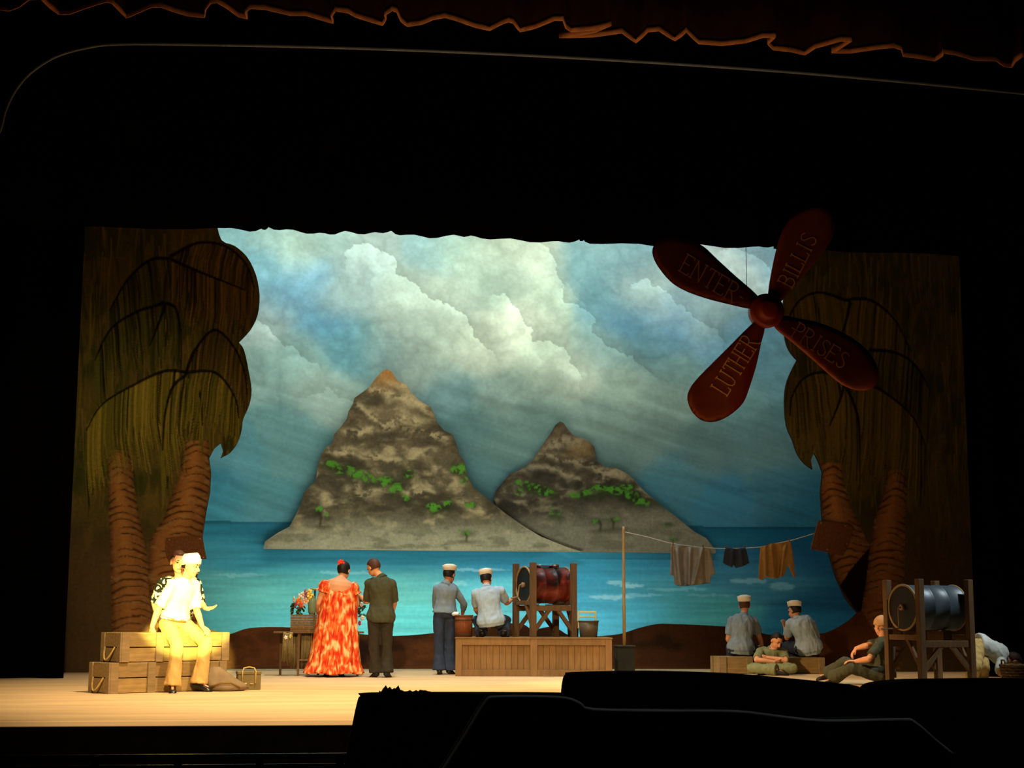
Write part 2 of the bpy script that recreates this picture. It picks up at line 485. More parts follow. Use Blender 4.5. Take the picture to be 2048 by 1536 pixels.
# ------------------------------------------------------------------ front valance with its banded hem
HEM = [(-60, 10), (-30, 26), (0, 20), (17, 22), (38, 14), (56, 0), (82, -2), (99, 15), (118, 29), (137, 29), (164, 19), (191, 10), (212, 4), (225, 7), (253, 36), (273, 27),
       (301, 15), (321, 14), (349, 24), (376, 32), (408, 35), (410, 20), (420, 7), (434, 5), (455, 17), (478, 34), (494, 38), (489, 26), (499, 17), (530, 19),
       (581, 31), (612, 31), (639, 39), (666, 47), (661, 34), (670, 22), (697, 26), (713, 35), (764, 51), (771, 39), (768, 31), (784, 21), (795, 25), (803, 43),
       (815, 53), (842, 49), (866, 39), (891, 35), (912, 41), (952, 55), (979, 61), (1006, 47), (1018, 44), (1028, 47), (1041, 64), (1069, 57), (1108, 41), (1127, 41),
       (1133, 57), (1143, 64), (1185, 60), (1223, 52), (1190, 66), (1120, 76), (1186, 74), (1245, 66), (1272, 86), (1295, 64), (1319, 62), (1350, 82), (1373, 64), (1399, 88),
       (1446, 91), (1490, 86), (1526, 75), (1552, 75), (1537, 89), (1548, 100), (1585, 104), (1610, 110), (1629, 97), (1683, 82), (1704, 83), (1680, 99), (1665, 106),
       (1702, 106), (1757, 98), (1789, 95), (1804, 100), (1808, 113), (1841, 117), (1870, 122), (1884, 113), (1886, 106), (1914, 110), (1950, 121), (1994, 122),
       (2009, 133), (2023, 135), (2030, 124), (2045, 113), (2080, 120), (2130, 138), (2180, 120)]
HEM = [tuple(HEM[i][c] + (HEM[i + 1][c] - HEM[i][c]) * j / 3 for c in (0, 1)) for i in range(len(HEM) - 1) for j in range(3)] + [HEM[-1]]
HZ = 6.70
hp = [onZ(x, y, HZ) for x, y in HEM]
def curtain_strip(pts, z0, z1, rows, drift=0.0):
    vs, fs = [], []; n = len(pts)
    for k in range(rows + 1):
        t = k / rows
        for i, p in enumerate(pts):
            # folds relax slightly towards the pipe
            q = pts[max(0, i - 3):i + 4]; av = sum(q, Vector()) / len(q)
            c = p.lerp(av, drift * t)
            vs.append(Vector((c.x, c.y, z0 + (z1 - z0) * t)))
    for k in range(rows):
        for i in range(n - 1):
            fs.append((k * n + i, k * n + i + 1, (k + 1) * n + i + 1, (k + 1) * n + i))
    return vs, fs
val = empty('front_valance', (hp[len(hp) // 2].x, 14.3, HZ), 0, 'dark pleated front curtain with tan banded hem across the top', 'curtain')
loc = val.location.copy()
vs, fs = curtain_strip(hp, HZ + 0.07, HZ + 1.9, 5, 0.6)
o = mesh_obj('cloth', [v - loc for v in vs], fs, M['valance'], val, True)
sm = o.modifiers.new('thick', 'SOLIDIFY'); sm.thickness = 0.006
vs, fs = curtain_strip(hp, HZ, HZ + 0.072, 1)
o = mesh_obj('hem_band', [v - loc for v in vs], fs, M['gold'], val, True)
sm = o.modifiers.new('thick', 'SOLIDIFY'); sm.thickness = 0.012

# ------------------------------------------------------------------ black masking: border over the picture, legs at the sides
BY = 20.5
bh = smooth_poly([(-120, 446), (60, 451), (178, 455), (430, 457), (510, 461), (530, 457), (548, 457), (600, 463), (650, 468), (690, 464), (740, 467), (775, 463), (800, 468), (860, 474), (920, 471),
      (950, 474), (1020, 479), (1100, 484), (1150, 482), (1165, 480), (1182, 485), (1300, 490), (1320, 487), (1400, 491), (1500, 495), (1548, 492), (1562, 497), (1700, 502),
      (1930, 512), (2200, 522)], 4)
vs, fs = [], []
rows = 6; nb = len(bh)
for k in range(rows + 1):
    t = k / rows
    for i, (x, y) in enumerate(bh):
        p = onY(x, y, BY)
        z = p.z + (11.5 - p.z) * t
        vs.append(Vector((p.x, BY + 0.07 * math.sin(i * 1.35) * (1 - 0.5 * t), z)))
for k in range(rows):
    for i in range(nb - 1): fs.append((k * nb + i, k * nb + i + 1, (k + 1) * nb + i + 1, (k + 1) * nb + i))
o = mesh_obj('border_curtain', vs, fs, M['black'], None, True, (2.5, BY, 6.2)); tag(o, 'wide black border curtain masking the top of the stage', 'curtain')
o.modifiers.new('thick', 'SOLIDIFY').thickness = 0.01

def leg_drape(xa, xb, Y, label):
    vs, fs = [], []; N = 90
    for z in (0.0, 4.0, 11.0):
        for i in range(N + 1):
            t = i / N
            vs.append(Vector((xa + (xb - xa) * t, Y + 0.10 * math.sin(t * 75) + 0.03 * math.sin(t * 31), z)))
    for k in range(2):
        for i in range(N): fs.append((k * (N + 1) + i, k * (N + 1) + i + 1, (k + 1) * (N + 1) + i + 1, (k + 1) * (N + 1) + i))
    o = mesh_obj('side_curtain', vs, fs, M['black'], None, True, ((xa + xb) / 2, Y, 0)); tag(o, label, 'curtain')
    o.modifiers.new('thick', 'SOLIDIFY').thickness = 0.01
LY = 22.6
leg_drape(-12.5, onY(150, 900, LY).x, LY, 'tall black curtain hanging beside the left palm scenery')
leg_drape(onY(1936, 900, LY).x, 16.5, LY, 'tall black curtain hanging beside the right palm scenery')

# ================================================================== PAINTED SCENERY
DROP_Y = 28.5
PAL = [  # scene paint samples: place on the cloth (frame units) and paint colour
 (450,480,140,190,195),(560,475,152,190,185),(520,530,125,180,195),(600,500,165,195,182),(560,600,105,155,178),(620,560,115,165,187),(640,650,92,148,172),
 (700,700,95,150,160),(530,640,155,182,178),(600,700,125,160,155),(520,760,125,160,155),(640,780,138,166,156),(560,850,100,145,145),(480,900,85,140,150),
 (600,920,95,140,140),(450,1000,60,130,150),(520,1000,80,135,140),(570,1020,80,135,142),(680,480,150,185,180),(740,500,165,190,185),(720,560,152,180,178),
 (680,590,138,166,165),(800,580,155,178,167),(880,600,160,180,167),(820,660,140,160,150),(900,690,150,168,152),(760,700,120,150,147),(960,700,165,180,162),
 (850,720,130,150,140),(860,500,140,180,182),(900,500,155,185,172),(950,520,165,190,172),(1020,500,178,198,178),(1000,560,150,175,160),(1070,530,188,206,186),
 (1090,600,165,188,168),(1050,640,190,205,185),(1100,700,165,185,165),(1150,740,180,198,178),(1100,780,140,160,145),(1200,700,128,163,160),(1160,540,120,165,170),
 (1200,500,135,175,178),(1250,540,120,160,167),(1280,575,160,185,180),(1200,600,105,150,158),(1260,640,88,138,160),(1330,620,135,165,170),(1350,655,88,138,165),
 (1400,640,140,170,170),(1440,690,100,145,162),(1300,700,93,133,140),(1350,740,108,143,140),(1260,760,135,160,145),(1330,800,120,145,135),(1460,780,100,140,140),
 (1560,720,95,140,150),(1480,540,185,205,200),(1530,510,130,175,190),(1520,700,90,135,150),(900,780,103,138,138),(950,850,85,120,118),(1000,800,120,145,135),
 (1000,880,95,125,118),(1080,830,100,130,122),(960,950,80,115,115),(1200,850,115,140,130),(1300,880,105,130,122),(1400,900,85,115,112),(1520,900,90,125,125),
 (1220,920,85,110,105),(1350,950,70,115,125),(1450,1000,55,112,134),(1550,980,60,112,127),(1600,1020,40,98,118),(1320,990,58,106,118),(1620,850,85,125,130),(420,560,130,180,195)]
SEA = [(440,1055,38,108,130),(500,1060,38,104,125),(1480,1065,25,88,110),(1600,1070,22,80,105),(450,1100,55,130,147),(440,1180,80,152,155),(560,1120,42,118,140),
 (700,1130,45,122,147),(850,1120,42,120,142),(960,1125,48,125,152),(600,1160,80,160,157),(520,1200,90,170,165),(700,1160,90,170,167),(820,1180,95,175,168),
 (560,1240,85,175,182),(830,1240,95,195,198),(850,1160,75,150,157),(1000,1190,90,180,192),(1180,1140,55,140,167),(1200,1200,70,160,187),(1210,1240,85,185,217),
 (1300,1130,48,125,152),(1300,1170,70,150,167),(1300,1230,75,170,192),(1400,1210,72,150,155),(1420,1240,80,168,170),(1540,1120,38,96,128),(1550,1170,60,128,150),
 (1640,1130,30,84,115),(1660,1200,32,88,118),(1620,1250,42,118,150),(1500,1150,60,124,147),(1400,1120,45,112,140),(700,1070,40,110,130),(1000,1070,38,105,128),(420,1250,80,165,170)]  # right end darker: light falloff on the cloth painted into the sea colours

def rbf(X, Y, S, sx, sy):
    out = np.zeros(X.shape + (3,)); W = np.full(X.shape, 1e-9)
    for x, y, r, g_, b in S:
        wgt = np.exp(-((X - x) / sx) ** 2 - ((Y - y) / sy) ** 2) + 1e-6 / (1 + ((X - x) ** 2 + (Y - y) ** 2) / 9000)
        out += wgt[..., None] * lin((r, g_, b)); W += wgt
    return out / W[..., None]

def paint_sky(X, Y):
    wx = X + 26 * (fbm(X / 70, Y / 70, 4, 1) - 0.5) + 7 * (fbm(X / 16, Y / 16, 3, 3) - .5)
    wy = Y + 26 * (fbm(X / 70, Y / 70, 4, 2) - 0.5) + 7 * (fbm(X / 16, Y / 16, 3, 4) - .5)
    sky = rbf(wx, wy, PAL, 42, 36)
    # soft cumulus mottling
    th = math.radians(38)
    u = X * math.cos(th) + Y * math.sin(th); v = -X * math.sin(th) + Y * math.cos(th)
    m = fbm(u / 90, v / 45, 5, 7) - 0.5
    upper = 1 - sstep(760, 900, Y)
    bil = np.abs(2 * fbm(wx / 34, wy / 30, 4, 8) - 1)
    sky *= (1 + (0.5 * m + 0.42 * (bil - .18)) * (0.25 + 0.75 * upper))[..., None]
    # cloud edges: light inside, blue-grey outside
    edges = [([(684, 560), (690, 505), (715, 490), (742, 486), (762, 498), (780, 505), (795, 545), (838, 578), (868, 600), (905, 612), (938, 640), (952, 676), (985, 700), (996, 745)], 0.36, 0.22, 46),
             ([(960, 590), (1000, 588), (1035, 612), (1046, 640), (1062, 660), (1064, 688), (1100, 686), (1140, 712), (1158, 745), (1168, 795)], 0.36, 0.16, 48),
             ([(1040, 480), (1098, 494), (1112, 530), (1124, 566), (1130, 600), (1165, 620), (1184, 642), (1190, 668), (1240, 700), (1290, 738), (1350, 780)], 0.24, 0.22, 42),
             ([(1110, 575), (1135, 560), (1160, 600), (1182, 630)], 0.10, 0.10, 24),
             ([(480, 655), (512, 634), (530, 645), (552, 676), (590, 700), (620, 722), (650, 745)], 0.30, 0.14, 36),
             ([(600, 800), (650, 778), (672, 784), (700, 800), (730, 815)], 0.20, 0.06, 26),
             ([(1255, 582), (1270, 562), (1300, 560), (1328, 578), (1345, 604), (1390, 635), (1440, 672), (1470, 690)], 0.30, 0.12, 26),
             ([(1428, 505), (1470, 498), (1505, 508), (1540, 535), (1552, 560)], 0.26, 0.16, 34)]
    bx = X + 13 * (fbm(X / 22, Y / 22, 3, 21) - .5) * 2; by = Y + 13 * (fbm(X / 22, Y / 22, 3, 22) - .5) * 2
    for e, a, b, wd in edges:
        d, s, al = segdist(bx, by, e)
        fade = sstep(0, 0.12, al) * (1 - sstep(0.85, 1.0, al))
        ins = s > 0
        sky *= (1 + fade * np.where(ins, a * np.exp(-d / wd), -b * np.exp(-d / 16)))[..., None]
    # long streaks sweeping down to the right
    for th, sc, amp, sd in ((20, 15, 0.42, 31), (16, 7, 0.22, 32)):
        th = math.radians(th)
        u = X * math.cos(th) + Y * math.sin(th); v = -X * math.sin(th) + Y * math.cos(th)
        m = fbm(u / 260, v / sc, 3, sd) - 0.5
        sky *= (1 + amp * m * sstep(740, 860, Y + 0.10 * np.abs(X - 1000)))[..., None]
    # two darker bands of cloud crossing behind the islands
    for e, wd, a in (([(830, 745), (960, 800), (1100, 835), (1250, 860), (1430, 905)], 11, 0.22), ([(880, 800), (1050, 858), (1200, 884)], 8, 0.14),
                     ([(430, 940), (520, 1000), (600, 1030)], 7, 0.14), ([(470, 850), (560, 900), (640, 925)], 9, 0.12), ([(1200, 905), (1400, 965), (1620, 985)], 8, 0.16)):
        d, s, al = segdist(wx, wy, e)
        sky *= (1 - a * np.exp(-(d / wd) ** 2) * sstep(0, .2, al) * (1 - sstep(.8, 1, al)))[..., None]
    hz = 1042 + 0.0106 * (X - 415)
    sea = rbf(X + 40 * (fbm(X / 90, Y / 20, 3, 50) - .5), Y + 14 * (fbm(X / 90, Y / 16, 3, 51) - .5), SEA, 70, 26)
    sea *= (1 + 0.5 * (fbm(X / 130, Y / 6.5, 4, 52) - .5))[..., None]
    sea *= (1 - 0.35 * np.exp(-((Y - hz - 2) / 5) ** 2))[..., None]
    for cx, cy, rx, ry, a in ((1235, 1166, 22, 4, .5), (1265, 1172, 26, 5, .6), (1222, 1194, 46, 5, .6), (1500, 1162, 40, 6, .35), (1565, 1172, 26, 9, .35), (1290, 1190, 40, 3, .3),
                              (960, 1140, 60, 3, .3), (905, 1168, 40, 5, .3), (690, 1146, 60, 4, .25), (1360, 1178, 70, 3, .25), (1420, 1190, 50, 2.5, .2), (480, 1150, 60, 4, .2), (640, 1215, 80, 4, .15)):
        q = ((X - cx + 14 * (fbm(X / 12, Y / 4, 2, 55) - .5)) / rx) ** 2 + ((Y - cy + 7 * (fbm(X / 14, Y / 8, 3, 56) - .5)) / ry) ** 2
        sea = mixc(sea, lin((160, 215, 225)), a * (1 - sstep(0.5, 1.2, q)))
    d = (Y > hz)
    c = np.where(d[..., None], sea, sky)
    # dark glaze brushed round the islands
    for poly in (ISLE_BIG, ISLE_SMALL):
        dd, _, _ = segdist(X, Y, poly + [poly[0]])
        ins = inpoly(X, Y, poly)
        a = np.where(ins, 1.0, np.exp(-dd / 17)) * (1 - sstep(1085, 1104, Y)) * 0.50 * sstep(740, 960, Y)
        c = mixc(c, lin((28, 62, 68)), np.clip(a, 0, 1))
    c *= (1 + 0.10 * (fbm(X / 5, Y / 5, 2, 70) - .5))[..., None]
    return np.clip(c * 1.04, 0, 0.86)

ISLE_BIG = [(527,1098),(530,1083),(555,1066),(579,1053),(590,1033),(601,1009),(607,987),(620,973),(631,962),(635,932),(642,908),(653,894),(665,886),(668,869),(680,856),(694,837),(697,823),
 (706,807),(709,796),(727,783),(738,774),(751,757),(766,741),(775,738),(784,744),(795,761),(812,768),(823,785),(839,801),(861,813),(869,828),(874,845),(888,861),(905,869),(913,888),(918,908),
 (929,924),(935,951),(948,976),(970,993),(989,1009),(1014,1029),(1045,1051),(1082,1073),(1131,1093),(1165,1104),(900,1102)]
ISLE_SMALL = [(987,998),(992,981),(1006,964),(1019,949),(1050,934),(1065,920),(1077,903),(1089,885),(1102,866),(1111,850),(1120,843),(1127,846),(1136,859),(1146,870),(1163,876),(1180,883),
 (1189,895),(1191,907),(1194,922),(1211,935),(1231,935),(1253,946),(1268,959),(1280,973),(1297,990),(1319,1008),(1341,1025),(1365,1044),(1390,1064),(1412,1076),(1424,1091),(1432,1101),(1431,1107),(1150,1104),(1000,1030)]

def paint_isle(big):
    def f(X, Y):
        wx = X + 18 * (fbm(X / 40, Y / 40, 3, 80) - .5); wy = Y + 22 * (fbm(X / 40, Y / 30, 3, 81) - .5)
        n1 = fbm(wx / 26, wy / 15, 5, 83 + big); n2 = fbm(wx / 60, wy / 22, 4, 86 + big); n3 = fbm(X / 8, Y / 6, 3, 88)
        if big:
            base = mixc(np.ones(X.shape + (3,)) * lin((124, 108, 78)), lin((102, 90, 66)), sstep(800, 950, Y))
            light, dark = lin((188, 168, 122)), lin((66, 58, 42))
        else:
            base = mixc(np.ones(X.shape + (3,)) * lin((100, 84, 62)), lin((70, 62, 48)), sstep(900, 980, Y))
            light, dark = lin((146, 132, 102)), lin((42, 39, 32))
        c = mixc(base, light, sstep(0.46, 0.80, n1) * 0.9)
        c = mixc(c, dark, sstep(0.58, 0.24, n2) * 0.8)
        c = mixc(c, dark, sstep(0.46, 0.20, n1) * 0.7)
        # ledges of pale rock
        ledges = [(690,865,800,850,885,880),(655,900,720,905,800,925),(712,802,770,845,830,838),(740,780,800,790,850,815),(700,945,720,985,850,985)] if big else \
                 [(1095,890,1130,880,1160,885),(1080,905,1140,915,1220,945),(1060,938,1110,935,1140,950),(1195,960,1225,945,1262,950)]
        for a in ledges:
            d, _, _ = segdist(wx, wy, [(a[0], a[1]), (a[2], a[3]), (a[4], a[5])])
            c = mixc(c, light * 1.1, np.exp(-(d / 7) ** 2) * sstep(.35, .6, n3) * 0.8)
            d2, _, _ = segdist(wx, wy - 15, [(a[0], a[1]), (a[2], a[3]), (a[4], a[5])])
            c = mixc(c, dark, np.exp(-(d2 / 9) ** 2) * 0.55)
        if big:
            c = mixc(c, lin((176, 122, 62)), np.exp(-(((X - 775) / 30) ** 2 + ((Y - 752) / 20) ** 2)) * 0.8)
            c = mixc(c, lin((206, 182, 136)), np.exp(-(((X - 822) / 22) ** 2 + ((Y - 800 ) / 16) ** 2)) * 0.6)
        else:
            c = mixc(c, lin((132, 106, 64)), np.exp(-(((X - 1165) / 28) ** 2 + ((Y - 898) / 16) ** 2)) * 0.7)
        # sandy foot
        sand = sstep(1020, 1085, Y + 26 * (fbm(X / 50, Y / 26, 3, 90) - .5)) if big else \
               sstep(1000, 1060, Y + 0.10 * (X - 1200) + 30 * (fbm(X / 50, Y / 26, 3, 91) - .5))
        scol = lin((164, 158, 126)) if big else lin((126, 120, 98))
        c = mixc(c, scol, sand * 0.86)
        c = mixc(c, lin((96, 92, 70)), sand * sstep(.50, .34, fbm(X / 40, Y / 14, 4, 92)) * 0.6)
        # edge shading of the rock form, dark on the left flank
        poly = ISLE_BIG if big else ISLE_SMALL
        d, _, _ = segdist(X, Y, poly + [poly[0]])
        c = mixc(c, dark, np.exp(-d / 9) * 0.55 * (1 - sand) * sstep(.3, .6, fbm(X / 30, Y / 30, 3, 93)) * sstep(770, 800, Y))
        # leaf green clumps
        G = [(660,928,20,8),(690,938,24,9),(715,948,22,10),(738,958,18,9),(775,964,24,13),(790,980,14,12),(810,996,8,6),(915,936,16,10),(925,958,10,7),(868,1016,18,12),(895,1008,10,10),(818,948,14,7),(634,1022,8,6),(652,1032,6,6),(932,1064,14,6),(940,1008,12,6)] if big else \
            [(1050,970,20,7),(1075,976,18,8),(1096,986,16,8),(1108,1028,14,10),(1150,990,14,6),(1180,986,22,8),(1205,978,22,8),(1235,980,24,10),(1262,990,16,9),(1280,1002,20,9),(1255,970,14,6),(1038,980,10,5),(1190,1040,10,5),(1222,1038,16,5),(1334,1046,8,4),(1345,1077,8,3)]
        for cx, cy, rx, ry in G:
            q = ((wx - cx) / rx) ** 2 + ((wy - cy) / ry) ** 2
            c = mixc(c, lin((34, 52, 18)), np.exp(-(((X - cx - 3) / (rx * 1.3)) ** 2 + ((Y - cy - 3) / (ry * 1.4)) ** 2) ** 1.5) * 0.6)
            leaf = sstep(.44, .58, fbm(X / 6.5 + cx, Y / 5.5, 2, 94)) * (1 - sstep(0.5, 1.3, q))
            c = mixc(c, lin((84, 146, 42)) if big else lin((72, 128, 38)), leaf * 0.92)
        # small painted trees: stems
        for sx, sy, hgt in ([(640, 1052, 26), (932, 1082, 16)] if big else [(1200, 1060, 18), (1226, 1056, 18)]):
            d, _, _ = segdist(X, Y, [(sx, sy), (sx + 2, sy - hgt * .6), (sx - 2, sy - hgt)])
            c = mixc(c, lin((52, 40, 28)), np.exp(-(d / 2.6) ** 2) * 0.8)
            d = np.hypot((X - sx - 6) / 26, (Y - sy - 2) / 4)
            c = mixc(c, lin((70, 64, 48)), np.exp(-d ** 2) * 0.6)
        c *= (0.90 + 0.32 * (fbm(X / 4.5, Y / 4, 3, 95) - .5))[..., None]
        return np.clip(c * np.array((.86, .90, .90)), 0, .85)
    return f

# the cloth drop itself
q = 2.5
gx, gy = np.meshgrid(np.arange(330, 1760, q), np.arange(430, 1345, q))
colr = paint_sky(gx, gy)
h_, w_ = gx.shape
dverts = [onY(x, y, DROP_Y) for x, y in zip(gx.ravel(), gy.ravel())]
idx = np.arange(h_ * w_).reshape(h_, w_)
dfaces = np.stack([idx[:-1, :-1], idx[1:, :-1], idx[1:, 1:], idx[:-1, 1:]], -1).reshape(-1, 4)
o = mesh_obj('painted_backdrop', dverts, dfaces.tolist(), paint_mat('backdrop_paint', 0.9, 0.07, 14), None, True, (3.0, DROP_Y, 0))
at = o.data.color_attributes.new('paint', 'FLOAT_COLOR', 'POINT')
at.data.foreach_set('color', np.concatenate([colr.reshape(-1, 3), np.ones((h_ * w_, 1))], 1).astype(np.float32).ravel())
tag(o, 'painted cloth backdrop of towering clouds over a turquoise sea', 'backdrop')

PM = paint_mat('island_paint', 0.9, 0.14, 22)
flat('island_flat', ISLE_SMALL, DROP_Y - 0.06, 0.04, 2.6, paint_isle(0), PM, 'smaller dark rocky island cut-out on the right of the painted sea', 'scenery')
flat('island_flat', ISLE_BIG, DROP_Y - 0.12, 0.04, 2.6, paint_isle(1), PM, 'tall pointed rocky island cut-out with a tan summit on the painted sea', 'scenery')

# ------------------------------------------------------------------ palm flats
def stroke(C, pts, w0, w1, color, alpha, ox, oy):
    H, W = C.shape[:2]
    P = np.array(pts)
    seg = np.hypot(*(P[1:] - P[:-1]).T); L = seg.sum()
    n = max(2, int(L / 1.2))
    cum = np.concatenate([[0], np.cumsum(seg)]) / max(L, 1e-6)
    t = np.linspace(0, 1, n)
    xs = np.interp(t, cum, P[:, 0]) - ox; ys = np.interp(t, cum, P[:, 1]) - oy
    wd = w0 + (w1 - w0) * t
    R = int(max(w0, w1)) + 2
    off = np.arange(-R, R + 1)
    jx, jy = np.meshgrid(off, off)
    X = np.round(xs)[:, None, None].astype(int) + jx; Y = np.round(ys)[:, None, None].astype(int) + jy
    d = np.hypot(X - xs[:, None, None], Y - ys[:, None, None])
    a = np.clip(1 - (d - wd[:, None, None] * .5 + .5), 0, 1) * alpha
    ok = (X >= 0) & (X < W) & (Y >= 0) & (Y < H) & (a > 0.01)
    A = np.zeros((H, W)) if False else None
    fx = X[ok]; fy = Y[ok]; fa = a[ok]
    x0, x1, y0, y1 = fx.min() if len(fx) else 0, fx.max() if len(fx) else 0, fy.min() if len(fy) else 0, fy.max() if len(fy) else 0
    if not len(fx): return
    A = np.zeros((y1 - y0 + 1, x1 - x0 + 1)); np.maximum.at(A, (fy - y0, fx - x0), fa)
    S = C[y0:y1 + 1, x0:x1 + 1]
    S[:] = S * (1 - A[..., None]) + np.asarray(color) * A[..., None]

def sample(C, ox, oy):
    def f(X, Y):
        x = np.clip(X - ox, 0, C.shape[1] - 1.01); y = np.clip(Y - oy, 0, C.shape[0] - 1.01)
        ix = x.astype(int); iy = y.astype(int); fx = (x - ix)[:, None]; fy = (y - iy)[:, None]
        return (C[iy, ix] * (1 - fx) + C[iy, ix + 1] * fx) * (1 - fy) + (C[iy + 1, ix] * (1 - fx) + C[iy + 1, ix + 1] * fx) * fy
    return f

def palm_canvas(ox, oy, W, H, fronds, trunks, seed):
    rnd = random.Random(seed)
    Y, X = np.mgrid[oy:oy + H, ox:ox + W].astype(float)
    n = fbm(X / 60, Y / 60, 4, seed); n2 = fbm(X / 9, Y / 40, 3, seed + 1)
    C = np.ones((H, W, 3)) * lin((86, 76, 40))
    C = mixc(C, lin((58, 60, 30)), sstep(.4, .7, n)); C = mixc(C, lin((110, 92, 44)), sstep(.5, .75, n2) * .6)
    C = mixc(C, lin((84, 66, 46)), sstep(960, 1150, Y) * .85)
    pal = [(44, 44, 20), (66, 66, 28), (96, 90, 36), (124, 112, 46), (78, 84, 34), (30, 28, 14), (136, 116, 50), (104, 92, 40)]
    # hanging shaggy background leaves
    for i in range(420):
        x = ox + rnd.random() * W; y = oy + rnd.random() * 480
        L = rnd.uniform(60, 150); dx = rnd.uniform(-12, 12)
        stroke(C, [(x, y), (x + dx * .4, y + L * .5), (x + dx, y + L)], rnd.uniform(2, 4), 1, lin(rnd.choice(pal)), .6, ox, oy)
    for tr in trunks:
        le, re = tr
        ys = np.arange(le[0][1], le[-1][1])
        xl = np.interp(Y[:, 0], [p[1] for p in le], [p[0] for p in le]); xr = np.interp(Y[:, 0], [p[1] for p in re], [p[0] for p in re])
        inside = (X > xl[:, None]) & (X < xr[:, None]) & (Y > le[0][1])
        u = (X - xl[:, None]) / (xr - xl + 1e-6)[:, None]
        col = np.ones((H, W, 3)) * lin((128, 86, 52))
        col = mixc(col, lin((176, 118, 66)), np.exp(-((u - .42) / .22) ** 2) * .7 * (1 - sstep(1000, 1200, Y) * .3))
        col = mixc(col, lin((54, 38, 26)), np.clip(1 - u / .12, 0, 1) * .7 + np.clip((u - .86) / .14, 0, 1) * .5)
        col = mixc(col, lin((150, 120, 84)), sstep(.55, .75, fbm(X / 18, Y / 5, 3, seed + 5)) * .5)
        # leaf-scar rings
        yy = Y + 12 * np.sin(np.clip(u, 0, 1) * math.pi) + 9 * (fbm(X / 22, Y / 22, 3, seed + 7) - .5)
        per = 15.0
        ring = np.abs(((yy / per) % 1) - .5) * per
        gate = sstep(.40, .56, vnoise(np.floor(yy / per) * 3.7 + u * 2.2, np.floor(yy / per) * 1.3, seed + 9))
        col = mixc(col, lin((26, 18, 12)), np.exp(-((per / 2 - ring) / 2.3) ** 2) * gate * .92)
        C[inside] = col[inside]
    for rachis, L0, L1, drop, cols, nleaf in fronds:
        R = np.array(smooth_poly(rachis, 6)); seg = np.hypot(*(R[1:] - R[:-1]).T); cum = np.concatenate([[0], np.cumsum(seg)]); cum /= cum[-1]
        # fill of each frond
        for i in range(nleaf):
            t = rnd.random() ** .85
            x = np.interp(t, cum, R[:, 0]); y = np.interp(t, cum, R[:, 1])
            t2 = min(1, t + .06); dx = np.interp(t2, cum, R[:, 0]) - x; dy = np.interp(t2, cum, R[:, 1]) - y
            q = math.hypot(dx, dy) + 1e-6; dx /= q; dy /= q
            L = (L0 + (L1 - L0) * t) * rnd.uniform(.65, 1.1)
            bend = drop * rnd.uniform(.7, 1.2)
            p1 = (x + dx * L * .22 * bend, y + L * .3); p2 = (x + dx * L * .32 * bend, y + L * .66); p3 = (x + dx * L * (.30 * bend - .06), y + L)
            c = lin(rnd.choice(cols)) * rnd.uniform(.8, 1.15)
            dark = rnd.random() < .22
            if dark: c = lin((18, 16, 9))
            stroke(C, [(x, y), p1, p2, p3], rnd.uniform(3.2, 6.0) if not dark else rnd.uniform(2.6, 4.0), 1.4, c, .85, ox, oy)
        stroke(C, [tuple(p) for p in R], 7, 3, lin((16, 14, 8)), .95, ox, oy)
    return C

OL = [(120, 112, 42), (92, 92, 36), (140, 124, 52), (72, 74, 30), (104, 98, 38), (150, 130, 58)]
OD = [(78, 80, 34), (60, 62, 28), (96, 90, 40), (48, 50, 22), (84, 76, 36)]
OB = [(110, 88, 44), (86, 72, 36), (130, 102, 52), (66, 58, 28)]
ox, oy = 90, 440
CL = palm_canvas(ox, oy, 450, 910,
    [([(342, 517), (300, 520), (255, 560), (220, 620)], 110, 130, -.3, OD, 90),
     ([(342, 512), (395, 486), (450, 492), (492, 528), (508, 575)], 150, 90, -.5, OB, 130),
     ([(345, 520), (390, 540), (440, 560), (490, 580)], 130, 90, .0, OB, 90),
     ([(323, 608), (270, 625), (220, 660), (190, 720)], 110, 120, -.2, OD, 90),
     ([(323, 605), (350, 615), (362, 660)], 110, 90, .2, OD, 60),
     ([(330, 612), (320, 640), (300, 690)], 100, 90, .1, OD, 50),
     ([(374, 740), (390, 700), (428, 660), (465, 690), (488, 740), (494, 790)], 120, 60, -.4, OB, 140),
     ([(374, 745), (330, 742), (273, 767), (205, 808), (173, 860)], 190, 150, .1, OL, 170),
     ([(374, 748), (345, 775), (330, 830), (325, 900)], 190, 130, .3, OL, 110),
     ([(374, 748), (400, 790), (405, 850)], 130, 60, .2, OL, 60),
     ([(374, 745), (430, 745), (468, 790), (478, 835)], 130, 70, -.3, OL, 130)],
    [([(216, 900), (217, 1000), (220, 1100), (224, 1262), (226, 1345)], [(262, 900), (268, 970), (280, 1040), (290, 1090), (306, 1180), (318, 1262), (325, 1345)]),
     ([(372, 880), (355, 959), (328, 1036), (300, 1078), (296, 1150), (310, 1345)], [(417, 880), (422, 959), (416, 1005), (408, 1064), (396, 1130), (393, 1210), (430, 1345)])], 100)
